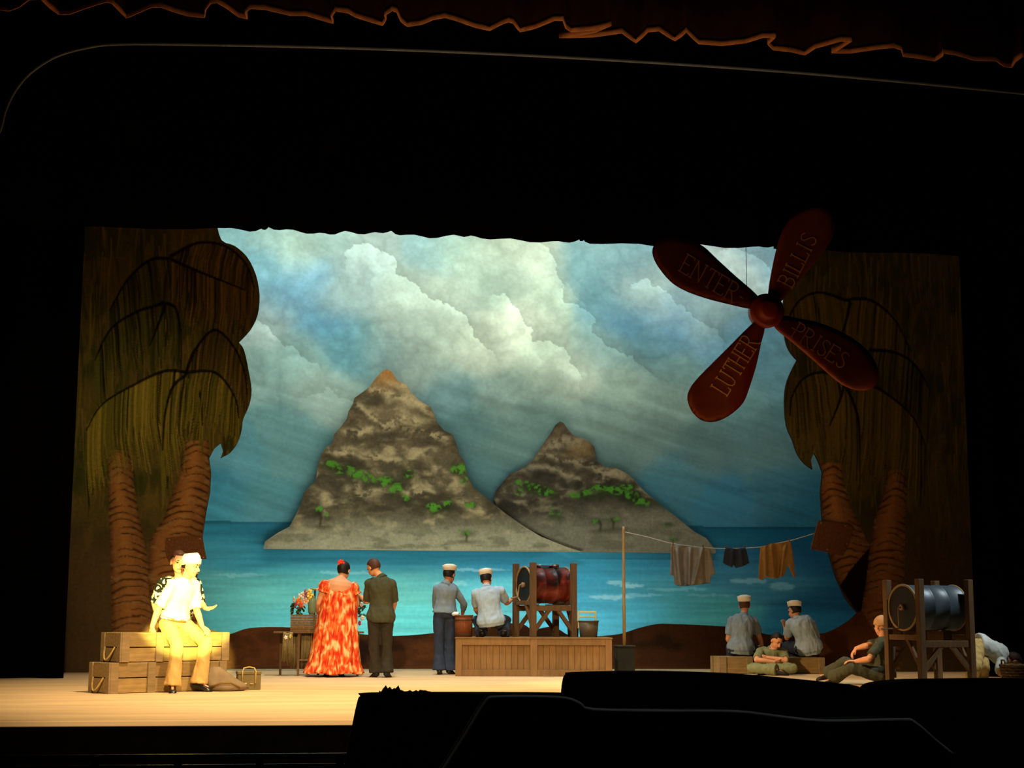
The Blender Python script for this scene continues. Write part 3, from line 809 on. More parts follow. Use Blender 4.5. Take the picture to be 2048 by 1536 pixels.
# fronds hang in front of the trunk tops
PALM_L = smooth_poly([(432, 440), (443, 480), (470, 492), (495, 515), (512, 550), (519, 590), (515, 630), (500, 660), (478, 684)], 3) + \
         smooth_poly([(478, 685), (488, 700), (497, 740), (503, 780), (498, 810), (486, 838), (483, 860), (475, 885), (460, 905), (441, 916)], 3) + \
         [(446, 903), (441, 886), (428, 897), (418, 916), (422, 945), (420, 985), (413, 1020), (407, 1060), (403, 1090), (396, 1125), (393, 1170), (392, 1210), (400, 1245), (418, 1258), (440, 1264), (446, 1346),
          (110, 1346), (118, 1200), (140, 860), (155, 700), (165, 440)]
PALM_Y = 24.8
PP = paint_mat('palm_paint', 0.9, 0.15, 18)
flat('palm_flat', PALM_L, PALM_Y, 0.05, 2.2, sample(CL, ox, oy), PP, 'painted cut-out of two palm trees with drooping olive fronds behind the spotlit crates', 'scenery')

ox2, oy2 = 1530, 480
OR = [(112, 100, 44), (92, 84, 38), (126, 106, 52), (74, 68, 32), (100, 86, 42)]
CR = palm_canvas(ox2, oy2, 460, 880,
    [([(1690, 600), (1640, 585), (1600, 600), (1575, 640)], 120, 80, -.3, OR, 110),
     ([(1690, 600), (1740, 600), (1790, 640), (1820, 700)], 130, 120, -.2, OR, 100),
     ([(1700, 605), (1690, 650), (1670, 700)], 120, 100, .1, OR, 60),
     ([(1740, 700), (1790, 705), (1830, 730), (1860, 780)], 120, 120, -.2, OD, 80),
     ([(1690, 765), (1650, 745), (1610, 755), (1585, 790), (1580, 830)], 140, 90, -.3, OR, 140),
     ([(1690, 765), (1680, 800), (1660, 850)], 130, 80, .2, OR, 70),
     ([(1690, 768), (1740, 770), (1790, 800), (1830, 840), (1850, 890)], 190, 130, -.1, OR, 150),
     ([(1690, 768), (1715, 830), (1720, 900)], 170, 120, .2, OR, 100)],
    [([(1640, 925), (1641, 978), (1645, 1033), (1659, 1105), (1673, 1155), (1717, 1224), (1717, 1226)], [(1686, 925), (1686, 956), (1700, 1011), (1739, 1089), (1738, 1100), (1728, 1224), (1728, 1226)]),
     ([(1775, 940), (1770, 978), (1750, 1033), (1739, 1100), (1723, 1221), (1690, 1345)], [(1814, 940), (1814, 978), (1811, 1033), (1809, 1144), (1803, 1221), (1800, 1345)])], 200)
yy, xx = np.mgrid[oy2:oy2 + 880, ox2:ox2 + 460].astype(float)
m_ = inpoly(xx, yy, [(1700, 1140), (1739, 1095), (1734, 1150), (1722, 1226), (1712, 1222), (1680, 1172)])
CR[m_] = lin((24, 16, 11))
m_ = inpoly(xx, yy, [(1712, 1226), (1724, 1222), (1800, 1346), (1600, 1346), (1640, 1268), (1680, 1252)])
CR[m_] = (np.ones((m_.sum(), 3)) * lin((104, 64, 36))) * (0.8 + 0.4 * fbm(xx[m_] / 30, yy[m_] / 30, 3, 5))[:, None]
PALM_R = [(1940, 470), (1962, 900), (1975, 1346), (1640, 1346), (1640, 1270), (1662, 1262), (1680, 1253), (1700, 1240), (1715, 1226), (1702, 1212), (1690, 1195), (1673, 1158), (1664, 1130), (1657, 1105), (1649, 1070), (1644, 1033),
          (1641, 985), (1645, 945), (1638, 925), (1628, 905), (1622, 920), (1625, 939)] + \
         smooth_poly([(1624, 938), (1610, 928), (1595, 908), (1585, 880), (1573, 850), (1569, 800), (1575, 760), (1594, 720)], 3) + \
         smooth_poly([(1593, 719), (1578, 700), (1569, 670), (1566, 620), (1570, 560), (1562, 470)], 3)
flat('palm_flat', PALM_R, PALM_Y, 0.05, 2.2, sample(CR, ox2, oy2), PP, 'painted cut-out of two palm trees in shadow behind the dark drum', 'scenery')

# brown earth ground row
GROW = smooth_poly([(400, 1285), (440, 1275), (470, 1265), (500, 1256), (560, 1254), (640, 1259), (720, 1268), (790, 1272), (870, 1266), (945, 1255), (1000, 1248), (1042, 1247), (1066, 1259), (1095, 1254), (1115, 1257), (1142, 1272),
        (1185, 1273), (1240, 1268), (1275, 1257), (1315, 1248), (1350, 1248), (1450, 1253), (1510, 1263), (1545, 1270), (1600, 1271), (1650, 1266), (1690, 1255)], 3) + [(1690, 1338), (400, 1338)]
def paint_earth(X, Y):
    c = np.ones(X.shape + (3,)) * lin((74, 46, 28))
    c = mixc(c, lin((92, 56, 32)), sstep(.45, .7, fbm(X / 50, Y / 25, 4, 300)))
    c = mixc(c, lin((48, 34, 24)), sstep(.5, .75, fbm(X / 70, Y / 30, 4, 301)))
    return c
flat('ground_row', GROW, 25.6, 0.04, 6.0, paint_earth, PP, 'low brown painted earth mound along the foot of the backdrop', 'scenery')

# ================================================================== PROPELLER SIGN
def c6(x, y): return (1280 + x / 3.135, 380 + y / 3.135)
PROP_Y = 19.6
hubc = onY(*c6(787, 762), PROP_Y)
prop = empty('propeller_sign', hubc, 0, 'giant dark red four-bladed propeller sign with hand lettering hung over the sea', 'sign')
M['blade'] = blotch_mat('red_brown_blade', [(0.30, L4(96, 30, 22)), (0.5, L4(128, 62, 34)), (0.72, L4(120, 22, 18))], 1.1, 0.55, 3)
M['bladeedge'] = mat('red_hub', L4(120, 30, 24), 0.5, 0.25, 3)
M['letter'] = mat('ochre_lettering', L4(226, 166, 84), 0.7, 0.12, 20)
GLY = {  # thin serif strokes in a unit box (x to the right, y up)
 'E': [[(0, 0), (0, 1)], [(-.08, 0), (.55, 0), (.58, .14)], [(-.08, 1), (.52, 1), (.55, .87)], [(0, .52), (.38, .52)]],
 'N': [[(0, 0), (0, 1)], [(0, 1), (.6, 0)], [(.6, 0), (.6, 1)], [(-.1, 0), (.1, 0)], [(.5, 1), (.7, 1)], [(-.1, 1), (.04, 1)]],
 'T': [[(.32, 0), (.32, 1)], [(0, .88), (.02, 1), (.62, 1), (.64, .88)], [(.22, 0), (.42, 0)]],
 'R': [[(0, 0), (0, 1)], [(0, 1), (.3, 1), (.46, .9), (.48, .74), (.38, .58), (.2, .52), (0, .52)], [(.2, .52), (.56, 0), (.66, 0)], [(-.1, 0), (.1, 0)], [(-.1, 1), (.02, 1)]],
 'B': [[(0, 0), (0, 1)], [(-.08, 1), (.28, 1), (.44, .9), (.44, .68), (.28, .54), (0, .54)], [(.26, .54), (.48, .42), (.5, .16), (.32, 0), (-.08, 0)]],
 'I': [[(.1, 0), (.1, 1)], [(0, 0), (.2, 0)], [(0, 1), (.2, 1)]],
 'L': [[(0, 0), (0, 1)], [(-.1, 1), (.12, 1)], [(-.1, 0), (.5, 0), (.54, .18)]],
 'S': [[(.46, .86), (.34, .98), (.16, .98), (.03, .86), (.04, .7), (.2, .56), (.38, .44), (.48, .28), (.44, .1), (.28, 0), (.1, .02), (0, .16)]],
 'U': [[(0, 1), (0, .28), (.1, .06), (.3, 0), (.5, .06), (.6, .28), (.6, 1)], [(-.1, 1), (.1, 1)], [(.5, 1), (.7, 1)]],
 'H': [[(0, 0), (0, 1)], [(.56, 0), (.56, 1)], [(0, .52), (.56, .52)], [(-.08, 0), (.08, 0)], [(-.08, 1), (.08, 1)], [(.48, 0), (.64, 0)], [(.48, 1), (.64, 1)]],
 'P': [[(0, 0), (0, 1)], [(0, 1), (.3, 1), (.46, .88), (.46, .68), (.3, .52), (0, .52)], [(-.1, 0), (.1, 0)], [(-.1, 1), (.02, 1)]],
 '-': [[(.02, .48), (.2, .48)]]}
ADV = {'E': .78, 'N': .9, 'T': .82, 'R': .84, 'B': .7, 'I': .42, 'L': .72, 'S': .68, 'U': .9, 'H': .86, 'P': .68, '-': .3}

def blade(outline, tip, twist, word, start, direc, upd, height, length):
    ol = smooth_poly([c6(*p) for p in outline], 3, True)
    cx, cy = c6(787, 762); tx, ty = c6(*tip)
    ax = Vector((tx - cx, ty - cy)).normalized(); pr = Vector((-ax.y, ax.x))
    def depth(x, y):
        # pitch of the blade about its own axis
        return PROP_Y + twist * ((x - cx) * pr.x + (y - cy) * pr.y) / 160.0
    xs = [p[0] for p in ol]; ys = [p[1] for p in ol]
    gx, gy = np.meshgrid(np.arange(min(xs), max(xs), 6.0), np.arange(min(ys), max(ys), 6.0))
    d, _, _ = segdist(gx, gy, ol + [ol[0]]); keep = inpoly(gx, gy, ol) & (d > 3)
    pts = [Vector(p) for p in ol] + [Vector((a, b)) for a, b in zip(gx[keep], gy[keep])]
    n = len(ol)
    vs_, _, fs_, _, _, _ = delaunay_2d_cdt(pts, [(i, (i + 1) % n) for i in range(n)], [], 1, 1e-4)
    P = np.array([(v[0], v[1]) for v in vs_]); dd, _, _ = segdist(P[:, 0], P[:, 1], ol + [ol[0]])
    dome = 0.045 * np.sqrt(np.clip(dd / 9.0, 0, 1))
    fr = [onY(x, y, depth(x, y) - k) for (x, y), k in zip(P, dome)]; bk = [onY(x, y, depth(x, y) + 0.03 + k * .6) for (x, y), k in zip(P, dome)]
    N = len(fr); faces = []
    for f in fs_:
        f = tuple(f)
        if (fr[f[1]] - fr[f[0]]).cross(fr[f[2]] - fr[f[0]]).y > 0: f = tuple(reversed(f))
        faces.append(f); faces.append(tuple(N + i for i in reversed(f)))
    for i in range(n): faces.append((i, (i + 1) % n, N + (i + 1) % n, N + i))
    b = mesh_obj('blade', [v - hubc for v in fr + bk], faces, M['blade'], prop, True)
    # lettering
    s = Vector(c6(*start)); dv = Vector(direc).normalized(); uv = Vector(upd).normalized(); h = height / 3.135
    tot = sum(ADV[ch] for ch in word); k = length / 3.135 / (tot * h)
    pen = 0.0
    for ch in word:
        g = Geo()
        for st in GLY[ch]:
            pts2 = [s + dv * ((pen + x) * h * k) + uv * (y * h) for x, y in st]
            for a, c in zip(pts2[:-1], pts2[1:]):
                e = (c - a); e.normalize(); nn = Vector((-e.y, e.x)) * 1.15; a2 = a - e * .8; c2 = c + e * .8
                ring = []
                for dz in (0.048, 0.056):
                    ring.append([onY(p.x, p.y, depth(p.x, p.y) - dz) - hubc for p in (a2 + nn, c2 + nn, c2 - nn, a2 - nn)])
                g.loft(ring)
        g.build('letter', M['letter'], b, False)
        pen += ADV[ch]

blade([(690, 850), (540, 1000), (370, 1170), (310, 1250), (297, 1310), (320, 1380), (370, 1435), (430, 1455), (500, 1445), (580, 1400), (650, 1330), (690, 1230), (730, 1100), (760, 960), (782, 870), (760, 800)],
      (430, 1455), -.35, 'LUTHER', (548, 1288), (.53, -.85), (-.85, -.53), 118, 405)
blade([(735, 660), (600, 540), (480, 430), (400, 355), (310, 312), (210, 292), (130, 305), (85, 350), (78, 400), (100, 460), (150, 530), (210, 590), (300, 640), (430, 685), (550, 715), (690, 746), (760, 730)],
      (90, 350), .35, 'ENTER-', (247, 508), (.86, .51), (.47, -.88), 118, 440)
blade([(803, 650), (830, 480), (860, 350), (890, 260), (940, 180), (1010, 120), (1090, 92), (1160, 105), (1210, 150), (1225, 210), (1210, 290), (1150, 390), (1060, 500), (970, 600), (895, 690), (830, 720)],
      (1140, 95), .30, 'BILLIS', (955, 612), (.46, -.89), (-.89, -.46), 100, 360)
blade([(890, 786), (1000, 805), (1100, 825), (1200, 860), (1320, 920), (1400, 980), (1460, 1050), (1490, 1120), (1492, 1190), (1460, 1240), (1400, 1258), (1320, 1246), (1230, 1195), (1100, 1080), (960, 960), (850, 870), (830, 800)],
      (1480, 1210), -.30, '-PRISES', (925, 905), (.84, .54), (.54, -.84), 105, 420)
g = Geo(); rr = 37 / F * 19.4
g.loft([g.ring(Vector((0, y, 0)), Vector((r, 0, 0)), Vector((0, 0, r)), 28) for y, r in ((.12, rr * .9), (-.06, rr), (-.11, rr * .95), (-.13, rr * .82), (-.135, rr * .60), (-.19, rr * .55), (-.205, rr * .42), (-.21, rr * .1))])
g.build('hub', M['bladeedge'], prop, True)
# hanging wires up to the grid
for dx in (-.25, .25):
    tube('wire', [(dx, .02, .2), (dx, .02, 5.0)], 0.004, M['blackwall'], prop, 6)

# ================================================================== CRATES ON THE LEFT
T = math.radians(34)
E1 = Vector((math.cos(T), math.sin(T), 0)); N1 = Vector((-math.sin(T), math.cos(T), 0))
C0 = onZ(218, 1388, 0)
def arc(a, b, sag, n=12, out=Vector((0, 0, 0))):
    a = Vector(a); b = Vector(b); r = []
    for i in range(n + 1):
        t = i / n; k = 4 * t * (1 - t)
        r.append(a.lerp(b, t) + Vector((0, 0, -sag * k)) + out * k)
    return r

def crate(loc, rz, L, D, H, label, nplank=2, rope=True, bat=3, group=None, ropex=0):
    e = empty('wooden_crate', loc, rz, label, 'crate', group)
    box('core', (0.02, 0.02, 0.012), (L - .02, D - .02, H - .03), M['cratedark'], e, 0)
    ph = H / nplank; gp = 0.006
    for k in range(nplank):
        z0, z1 = k * ph + gp, (k + 1) * ph - gp
        box('plank', (0, 0, z0), (L, .02, z1), M['crate'], e)
        box('plank', (0, D - .02, z0), (L, D, z1), M['crate'], e)
        box('plank', (0, .02, z0), (.02, D - .02, z1), M['crate'], e)
        box('plank', (L - .02, .02, z0), (L, D - .02, z1), M['crate'], e)
    nt = 4
    for k in range(nt):
        box('lid_plank', (0, k * D / nt + .003, H - .02), (L, (k + 1) * D / nt - .003, H), M['crate'], e)
    bw = 0.10
    xs = [0.0, L * .31, L - bw] if bat == 3 else [0.0, L - bw]
    for x in xs:
        box('batten', (x, -.022, 0.001), (x + bw, -.001, H), M['batten'], e)
    box('batten', (-.022, -.022, 0.001), (-.001, .07, H), M['batten'], e)
    box('batten', (-.022, D - .09, 0.001), (-.001, D, H), M['batten'], e)
    if rope:
        tube('rope_handle', arc((-.025, D * .22, H * .52), (-.025, D * .74, H * .52), .15, 12, Vector((-.05, 0, 0))), .011, M['rope'], e)
    return e
crate(C0 + Vector((0, 0, 0)), T, 1.52, .50, .35, 'long plank crate on the floor under the spotlit man')
crate(C0 + E1 * .125 + Vector((0, 0, .352)), T, 1.42, .48, .34, 'long plank crate with rope handle stacked on top, seat of the spotlit man')

# ------------------------------------------------------------------ bag and ammunition box beside them
bagp = onZ(443, 1382, 0)
g = Geo()
rx, rz_ = .27, .25
for k, (z, r, dx) in enumerate([(0.0, .22, 0), (.03, .26, 0), (.09, .25, -.01), (.15, .20, -.03), (.21, .14, -.05), (.25, .07, -.07), (.26, .02, -.07)]):
    pass
g.loft([g.ring(Vector((dx, 0, z)), Vector((r, 0, 0)), Vector((0, r * .6, 0)), 26, lambda t, k=k: 1 + .10 * math.sin(3 * t + k) + .06 * math.sin(7 * t + 2 * k))
        for k, (z, r, dx) in enumerate([(0.0, .20, .02), (.03, .25, .02), (.08, .24, 0), (.14, .20, -.04), (.20, .15, -.07), (.25, .10, -.09), (.285, .04, -.09)])])
bag = g.build('duffel_bag', mat('grey_brown_canvas', L4(132, 112, 84), .9, .2, 8, bump=.4), None, True); bag.location = bagp + Vector((.02, .03, 0))
tag(bag, 'slumped grey-brown canvas bag on the floor against the crates', 'bag')
g = Geo(); g.v = []
tube('strap', [(-.15, -.16, .05), (-.02, -.19, .10), (.10, -.17, .10), (.20, -.10, .04)], .012, M['belt'], bag)
bx = onZ(498, 1380, 0)
amb = empty('ammunition_box', bx, math.radians(10), 'small green-brown metal box with a looped handle beside the canvas bag', 'box')
M['ammo'] = mat('drab_metal', L4(112, 96, 56), .6, .15, 6)
box('body', (-.14, 0, 0), (.14, .16, .19), M['ammo'], amb, .008)
box('lid', (-.147, -.006, .185), (.147, .166, .225), M['ammo'], amb, .008)
tube('handle', [(-.085, -.012, .08), (-.085, -.014, .225), (-.07, .0, .262), (0, .02, .275), (.06, .0, .262), (.075, -.014, .225), (.075, -.012, .08)], .008, M['rope'], amb)
box('latch', (-.06, -.01, .07), (-.03, -.001, .085), M['rope'], amb, .002); box('latch', (.01, -.01, .07), (.05, -.001, .08), M['rope'], amb, .002)

# ================================================================== PLATFORM AND DRUM WASHERS
PF = onZ(911, 1353, 0); PR_ = onZ(1222, 1353, 0)
PFY = PF.y
PX0 = PF.x; PX1 = onY(1222, 1340, PFY).x; PZ = onY(1000, 1275, PFY).z
PD = 1.25
plat = empty('plank_platform', ((PX0 + PX1) / 2, PFY, 0), math.radians(-6), 'low brown plank platform carrying the red drum and the tubs', 'platform')
pw = PX1 - PX0; hw = pw / 2
box('core', (-hw + .02, .03, 0.002), (hw - .02, PD - .01, PZ - .02), M['cratedark'], plat, 0)
for a, b in ((-hw, -hw + .10), (-.055, .055), (hw - .10, hw)):
    box('stile', (a, -.02, 0.001), (b, .02, PZ - .022), M['platform'], plat)
for a, b in ((-hw + .10, -.055), (.055, hw - .10)):
    box('rail', (a, -.02, 0.001), (b, .02, .10), M['platform'], plat)
    box('rail', (a, -.02, PZ - .115), (b, .02, PZ - .022), M['platform'], plat)
    npl = 11; st = (b - a) / npl
    for k in range(npl):
        box('plank', (a + k * st + .0015, .012 + .002 * (k % 2), .10), (a + (k + 1) * st - .0015, .03, PZ - .115), M['platform'], plat, .003)
for sx in (-1, 1):
    for k in range(6):
        st = (PD - .02) / 6
        x = hw * sx
        box('plank', (min(x, x - .02 * sx), .02 + k * st + .002, 0.002), (max(x, x - .02 * sx), .02 + (k + 1) * st - .002, PZ - .022), M['platform'], plat, .003)
for k in range(7):
    st = (PD + .03) / 7
    box('deck_plank', (-hw - .01, -.03 + k * st + .002, PZ - .02), (hw + .01, -.03 + (k + 1) * st - .002, PZ), M['platform'], plat, .003)

M['rust'] = blotch_mat('rusty_red_drum', [(0.36, L4(22, 18, 18)), (0.46, L4(64, 22, 18)), (0.56, L4(108, 38, 24)), (0.70, L4(140, 70, 62))], 3.4, 0.35, 6, .8, (1, .6, 1))
M['darkdrum'] = mat('dark_blue_steel_drum', L4(70, 80, 86), 0.45, 0.3, 5, metallic=.25, spec=.5)
M['drumend'] = mat('drum_end_metal', L4(38, 31, 27), 0.5, 0.3, 6, metallic=.2)
M['rim'] = mat('tan_drum_rim', L4(156, 126, 84), 0.5, 0.2, 10)
M['crank'] = mat('crank_iron', L4(150, 120, 84), 0.45, 0.2, 10)

def washer(loc, rz, L, D, H, rad, zc, railz, mdrum, label, grp, flap=False):
    """timber trestle with four posts, a steel drum lying between them and a crank on the left end"""
    e = empty('drum_trestle', loc, rz, label + ' trestle of four weathered timber posts', 'frame', grp)
    w = .085
    for x in (0, L):
        for y in (0, D):
            box('post', (x - w / 2, y - w / 2, 0), (x + w / 2, y + w / 2, H), M['frame'], e)
    for y in (0, D):
        box('rail', (w / 2, y - .025, railz), (L - w / 2, y + .025, railz + .085), M['frame'], e)
        beam('brace', (w * .3, y - .0, railz - .30), (L * .40, y, railz + .02), .05, .045, M['frame'], e)
        beam('brace', (L - w * .3, y, railz - .30), (L * .60, y, railz + .02), .05, .045, M['frame'], e)
    for x in (0, L):
        box('rail', (x - .025, w / 2, railz + .09), (x + .025, D - w / 2, railz + .16), M['frame'], e)
        beam('brace', (x, w * .3, railz - .26), (x, D * .42, railz + .12), .045, .045, M['frame'], e, (1, 0, 0))
    # cradle blocks
    box('cradle', (L * .62, D * .25, railz + .085), (L * .80, D * .75, zc - rad - .002), M['frame'], e)
    box('cradle', (L * .14, D * .25, railz + .085), (L * .26, D * .75, zc - rad - .002), M['frame'], e)
    d = empty('steel_drum', Vector(loc) + Matrix.Rotation(rz, 3, 'Z') @ Vector((0, D / 2, zc - rad)), rz, None, 'drum', None)
    g = Geo(); prof = []
    xs = [(0.0, .99), (.012, 1.0), (.02, .985), (L * .32, .985), (L * .335, 1.012), (L * .35, 1.018), (L * .365, 1.012), (L * .38, .985), (L * .62, .985), (L * .635, 1.012), (L * .65, 1.018), (L * .665, 1.012),
          (L * .68, .985), (L - .02, .985), (L - .012, 1.0), (L, .99)]
    g.loft([g.ring(Vector((x, 0, rad)), Vector((0, rad * k * .97, 0)), Vector((0, 0, rad * k * .97)), 40) for x, k in xs])
    g.build('shell', mdrum, d, True)
    g = Geo(); g.loft([g.ring(Vector((x, 0, rad)), Vector((0, r, 0)), Vector((0, 0, r)), 36) for x, r in ((-.004, rad * .90), (-.001, rad * .93), (.02, rad * .93))])
    g.build('drum_end', M['drumend'], d, False)
    ring = [Vector((-.008, math.cos(t) * rad * .955, rad + math.sin(t) * rad * .955)) for t in [2 * math.pi * i / 40 for i in range(40)]]
    tube('rim', ring, .015, M['rim'], d, 8, closed=True)
    ring = [Vector((L + .006, math.cos(t) * rad * .955, rad + math.sin(t) * rad * .955)) for t in [2 * math.pi * i / 40 for i in range(40)]]
    tube('rim', ring, .013, M['rim'], d, 8, closed=True)
    g = Geo(); g.loft([g.ring(Vector((x, 0, rad)), Vector((0, r, 0)), Vector((0, 0, r)), 16) for x, r in ((-.05, .03), (-.045, .04), (0, .04))]); g.build('axle_hub', M['crank'], d, True)
    return e, d

# red washer on the platform
S1 = onY(1066, 1274, PFY + .25)
w1 = Vector((S1.x, PFY + .25, PZ))
TR1, DR1 = washer(w1, math.radians(18), .70, .62, 1.14, .295, .80, .40, M['rust'], 'smaller washing-machine', 'washing machine trestles')
DR1['label'] = 'rust-red steel drum lying in the trestle on the platform'; DR1['group'] = 'washing drums'
TR1['label'] = 'four-post timber trestle on the platform around the red drum'
cr = tube('crank', [(-.05, 0, .295), (-.07, .0, .295), (-.075, .02, .29), (-.10, .03, .11), (-.22, .02, .09)], .012, M['crank'], DR1)
box('hatch', (.16, -.09, .585), (.56, .12, .603), M['rust'], DR1, .006)
for x in (.22, .48):
    box('hatch_clip', (x - .02, -.11, .585), (x + .02, -.06, .612), mat('bright_clip', L4(190, 180, 170), .3, .1, metallic=.6), DR1, .004)
# dark washer on the right
S2 = onZ(1846, 1378, 0)
SC2 = 1.0
TR2, DR2 = washer(S2, math.radians(17), .80, .66, onY(1843, 1158, S2.y).z, .305, onY(1806, 1215, S2.y + .33).z, .52, M['darkdrum'], 'larger washing-machine', 'washing machine trestles')
DR2['label'] = 'dark blue-grey steel drum lying in the trestle at the right'; DR2['group'] = 'washing drums'
TR2['label'] = 'tall four-post timber trestle at the right around the dark drum'
tube('crank', [(-.05, 0, .305), (-.075, .0, .305), (-.085, .0, .29), (-.10, -.02, .035), (-.46, -.12, .032)], .010, M['crank'], DR2)

# tubs on the platform
M['tub'] = mat('galvanised_tub', L4(112, 100, 80), .5, .15, 6, metallic=.3)
M['tubdark'] = mat('dark_tub', L4(54, 50, 40), .6, .2, 6)
M['tubbrown'] = mat('brown_wooden_tub', L4(124, 66, 30), .7, .2, 8, (6, 6, 1))
def tub(px0, px1, pyt, Y, m, label, z0, taper=.82, handle=False, slats=0):
    a = onY(px0, pyt, Y); b = onY(px1, pyt, Y); r = (b.x - a.x) / 2; c = Vector(((a.x + b.x) / 2, Y, z0)); h = a.z - z0
    e = empty('wash_tub', c, 0, label, 'tub', 'wash tubs')
    g = Geo(); n = 28
    g.loft([g.ring(Vector((0, 0, z)), Vector((q, 0, 0)), Vector((0, q, 0)), n) for z, q in ((0, r * taper), (h * .5, r * (1 + taper) / 2), (h, r), (h, r * .94), (.03, r * taper * .94))])
    g.build('body', m, e, True)
    ring = [Vector((math.cos(t) * r, math.sin(t) * r, h)) for t in [2 * math.pi * i / n for i in range(n)]]
    tube('rim', ring, .009, m, e, 6, closed=True)
    if slats:
        for zz in (.12, .8):
            q = r * (taper + (1 - taper) * zz) + .004
            ring = [Vector((math.cos(t) * q, math.sin(t) * q, h * zz)) for t in [2 * math.pi * i / n for i in range(n)]]
            tube('hoop', ring, .007, M['tubdark'], e, 6, closed=True)
    return e
tub(909, 946, 1231, PFY + .55, M['tubbrown'], 'brown wooden tub the standing sailor reaches into', PZ, .9, slats=1)
tub(1157, 1197, 1242, PFY + .42, M['tub'], 'grey metal tub on the platform holding the washboard', PZ, .84)
tub(1134, 1158, 1243, PFY + 1.03, M['tubdark'], 'dark tub half hidden behind the trestle post', PZ, .86)
# washboard
wl = onY(1157, 1241, PFY + .44); wr_ = onY(1191, 1241, PFY + .44); wt = onY(1170, 1222, PFY + .44)
wb = empty('washboard', ((wl.x + wr_.x) / 2, PFY + .44, wl.z - .12), 0, 'pale yellow washboard standing in the grey tub', 'washboard')
ww = (wr_.x - wl.x) / 2; wh = wt.z - wl.z + .12
M['pale'] = mat('pale_yellow_wood', L4(224, 206, 130), .7, .1, 8)
M['glass'] = mat('ribbed_glass', L4(150, 180, 130), .3, .1, 8)
for s_ in (-1, 1): box('stile', (s_ * ww - .012, -.012, 0), (s_ * ww + .012, .012, wh), M['pale'], wb, .003)
box('rail', (-ww + .012, -.012, wh - .03), (ww - .012, .012, wh), M['pale'], wb, .003)
box('rail', (-ww + .012, -.012, wh - .10), (ww - .012, .012, wh - .075), M['pale'], wb, .003)
for k in range(5): box('rib', (-ww + .012, -.008, .02 + k * .02), (ww - .012, .008, .034 + k * .02), M['glass'], wb, .003)
# soap suds in the brown tub
sp = onY(915, 1229, PFY + .45)
g = Geo()
for k in range(9): g.ellipsoid(Vector((random.uniform(-.05, .05), random.uniform(-.04, .04), random.uniform(0, .02))), (.035, 0, 0), (0, .035, 0), (0, 0, .025), 10, 6)
sd = g.build('soap_suds', mat('white_suds', L4(225, 230, 225), .6, .05), None, True); sd.location = (sp.x, PFY + .55, sp.z)
tag(sd, 'small heap of white suds at the rim of the brown tub', 'suds')

# ================================================================== CLOTHESLINE
KY = 24.0
kb = onY(1249, 1338, KY)
pole = empty('clothesline_pole', (onY(1249, 1290, KY).x, KY, 0), 0, 'tall thin wooden clothesline pole standing in a dark box', 'pole')
pz = onY(1247, 1053, KY).z; pb = onY(1249, 1292, KY).z
M['polewood'] = mat('straw_pole_wood', L4(190, 150, 90), .8, .2, 5, (8, 8, 1))
px_ = pole.location.x
g = Geo(); g.cone([(0, 0, .05), (-.005, 0, pz * .5), (onY(1247, 1060, KY).x - px_, 0, pz - .06), (onY(1247, 1060, KY).x - px_, 0, pz)], [.027, .025, .022, .018], 12); g.build('shaft', M['polewood'], pole)
bw = .14
box('base_box', (-bw, -bw, 0), (bw, bw, pb - .01), mat('dark_green_box', L4(44, 40, 26), .9, .2), pole, .006)
box('base_lid', (-bw - .01, -bw - .01, pb - .01), (bw + .01, bw + .01, pb + .012), M['tubdark'], pole, .004)
# the line sags between the pole and the board on the palm trunk
LINE = [(1250, 1064), (1295, 1074), (1340, 1086), (1379, 1092), (1407, 1095), (1451, 1097), (1490, 1096), (1520, 1094), (1546, 1088), (1581, 1081), (1605, 1074), (1628, 1067)]
LINE = smooth_poly(LINE, 3)
def lineY(px): return KY + (PALM_Y - .10 - KY) * (px - 1250) / (1628 - 1250)
lp = [onY(x, y, lineY(x)) for x, y in LINE]
o = tube('clothesline', lp, .006, mat('pale_cord', L4(205, 205, 190), .9, .1, 30), None, 6, origin=lp[0]); tag(o, 'pale sagging clothesline tied from the pole to the palm trunk', 'line')

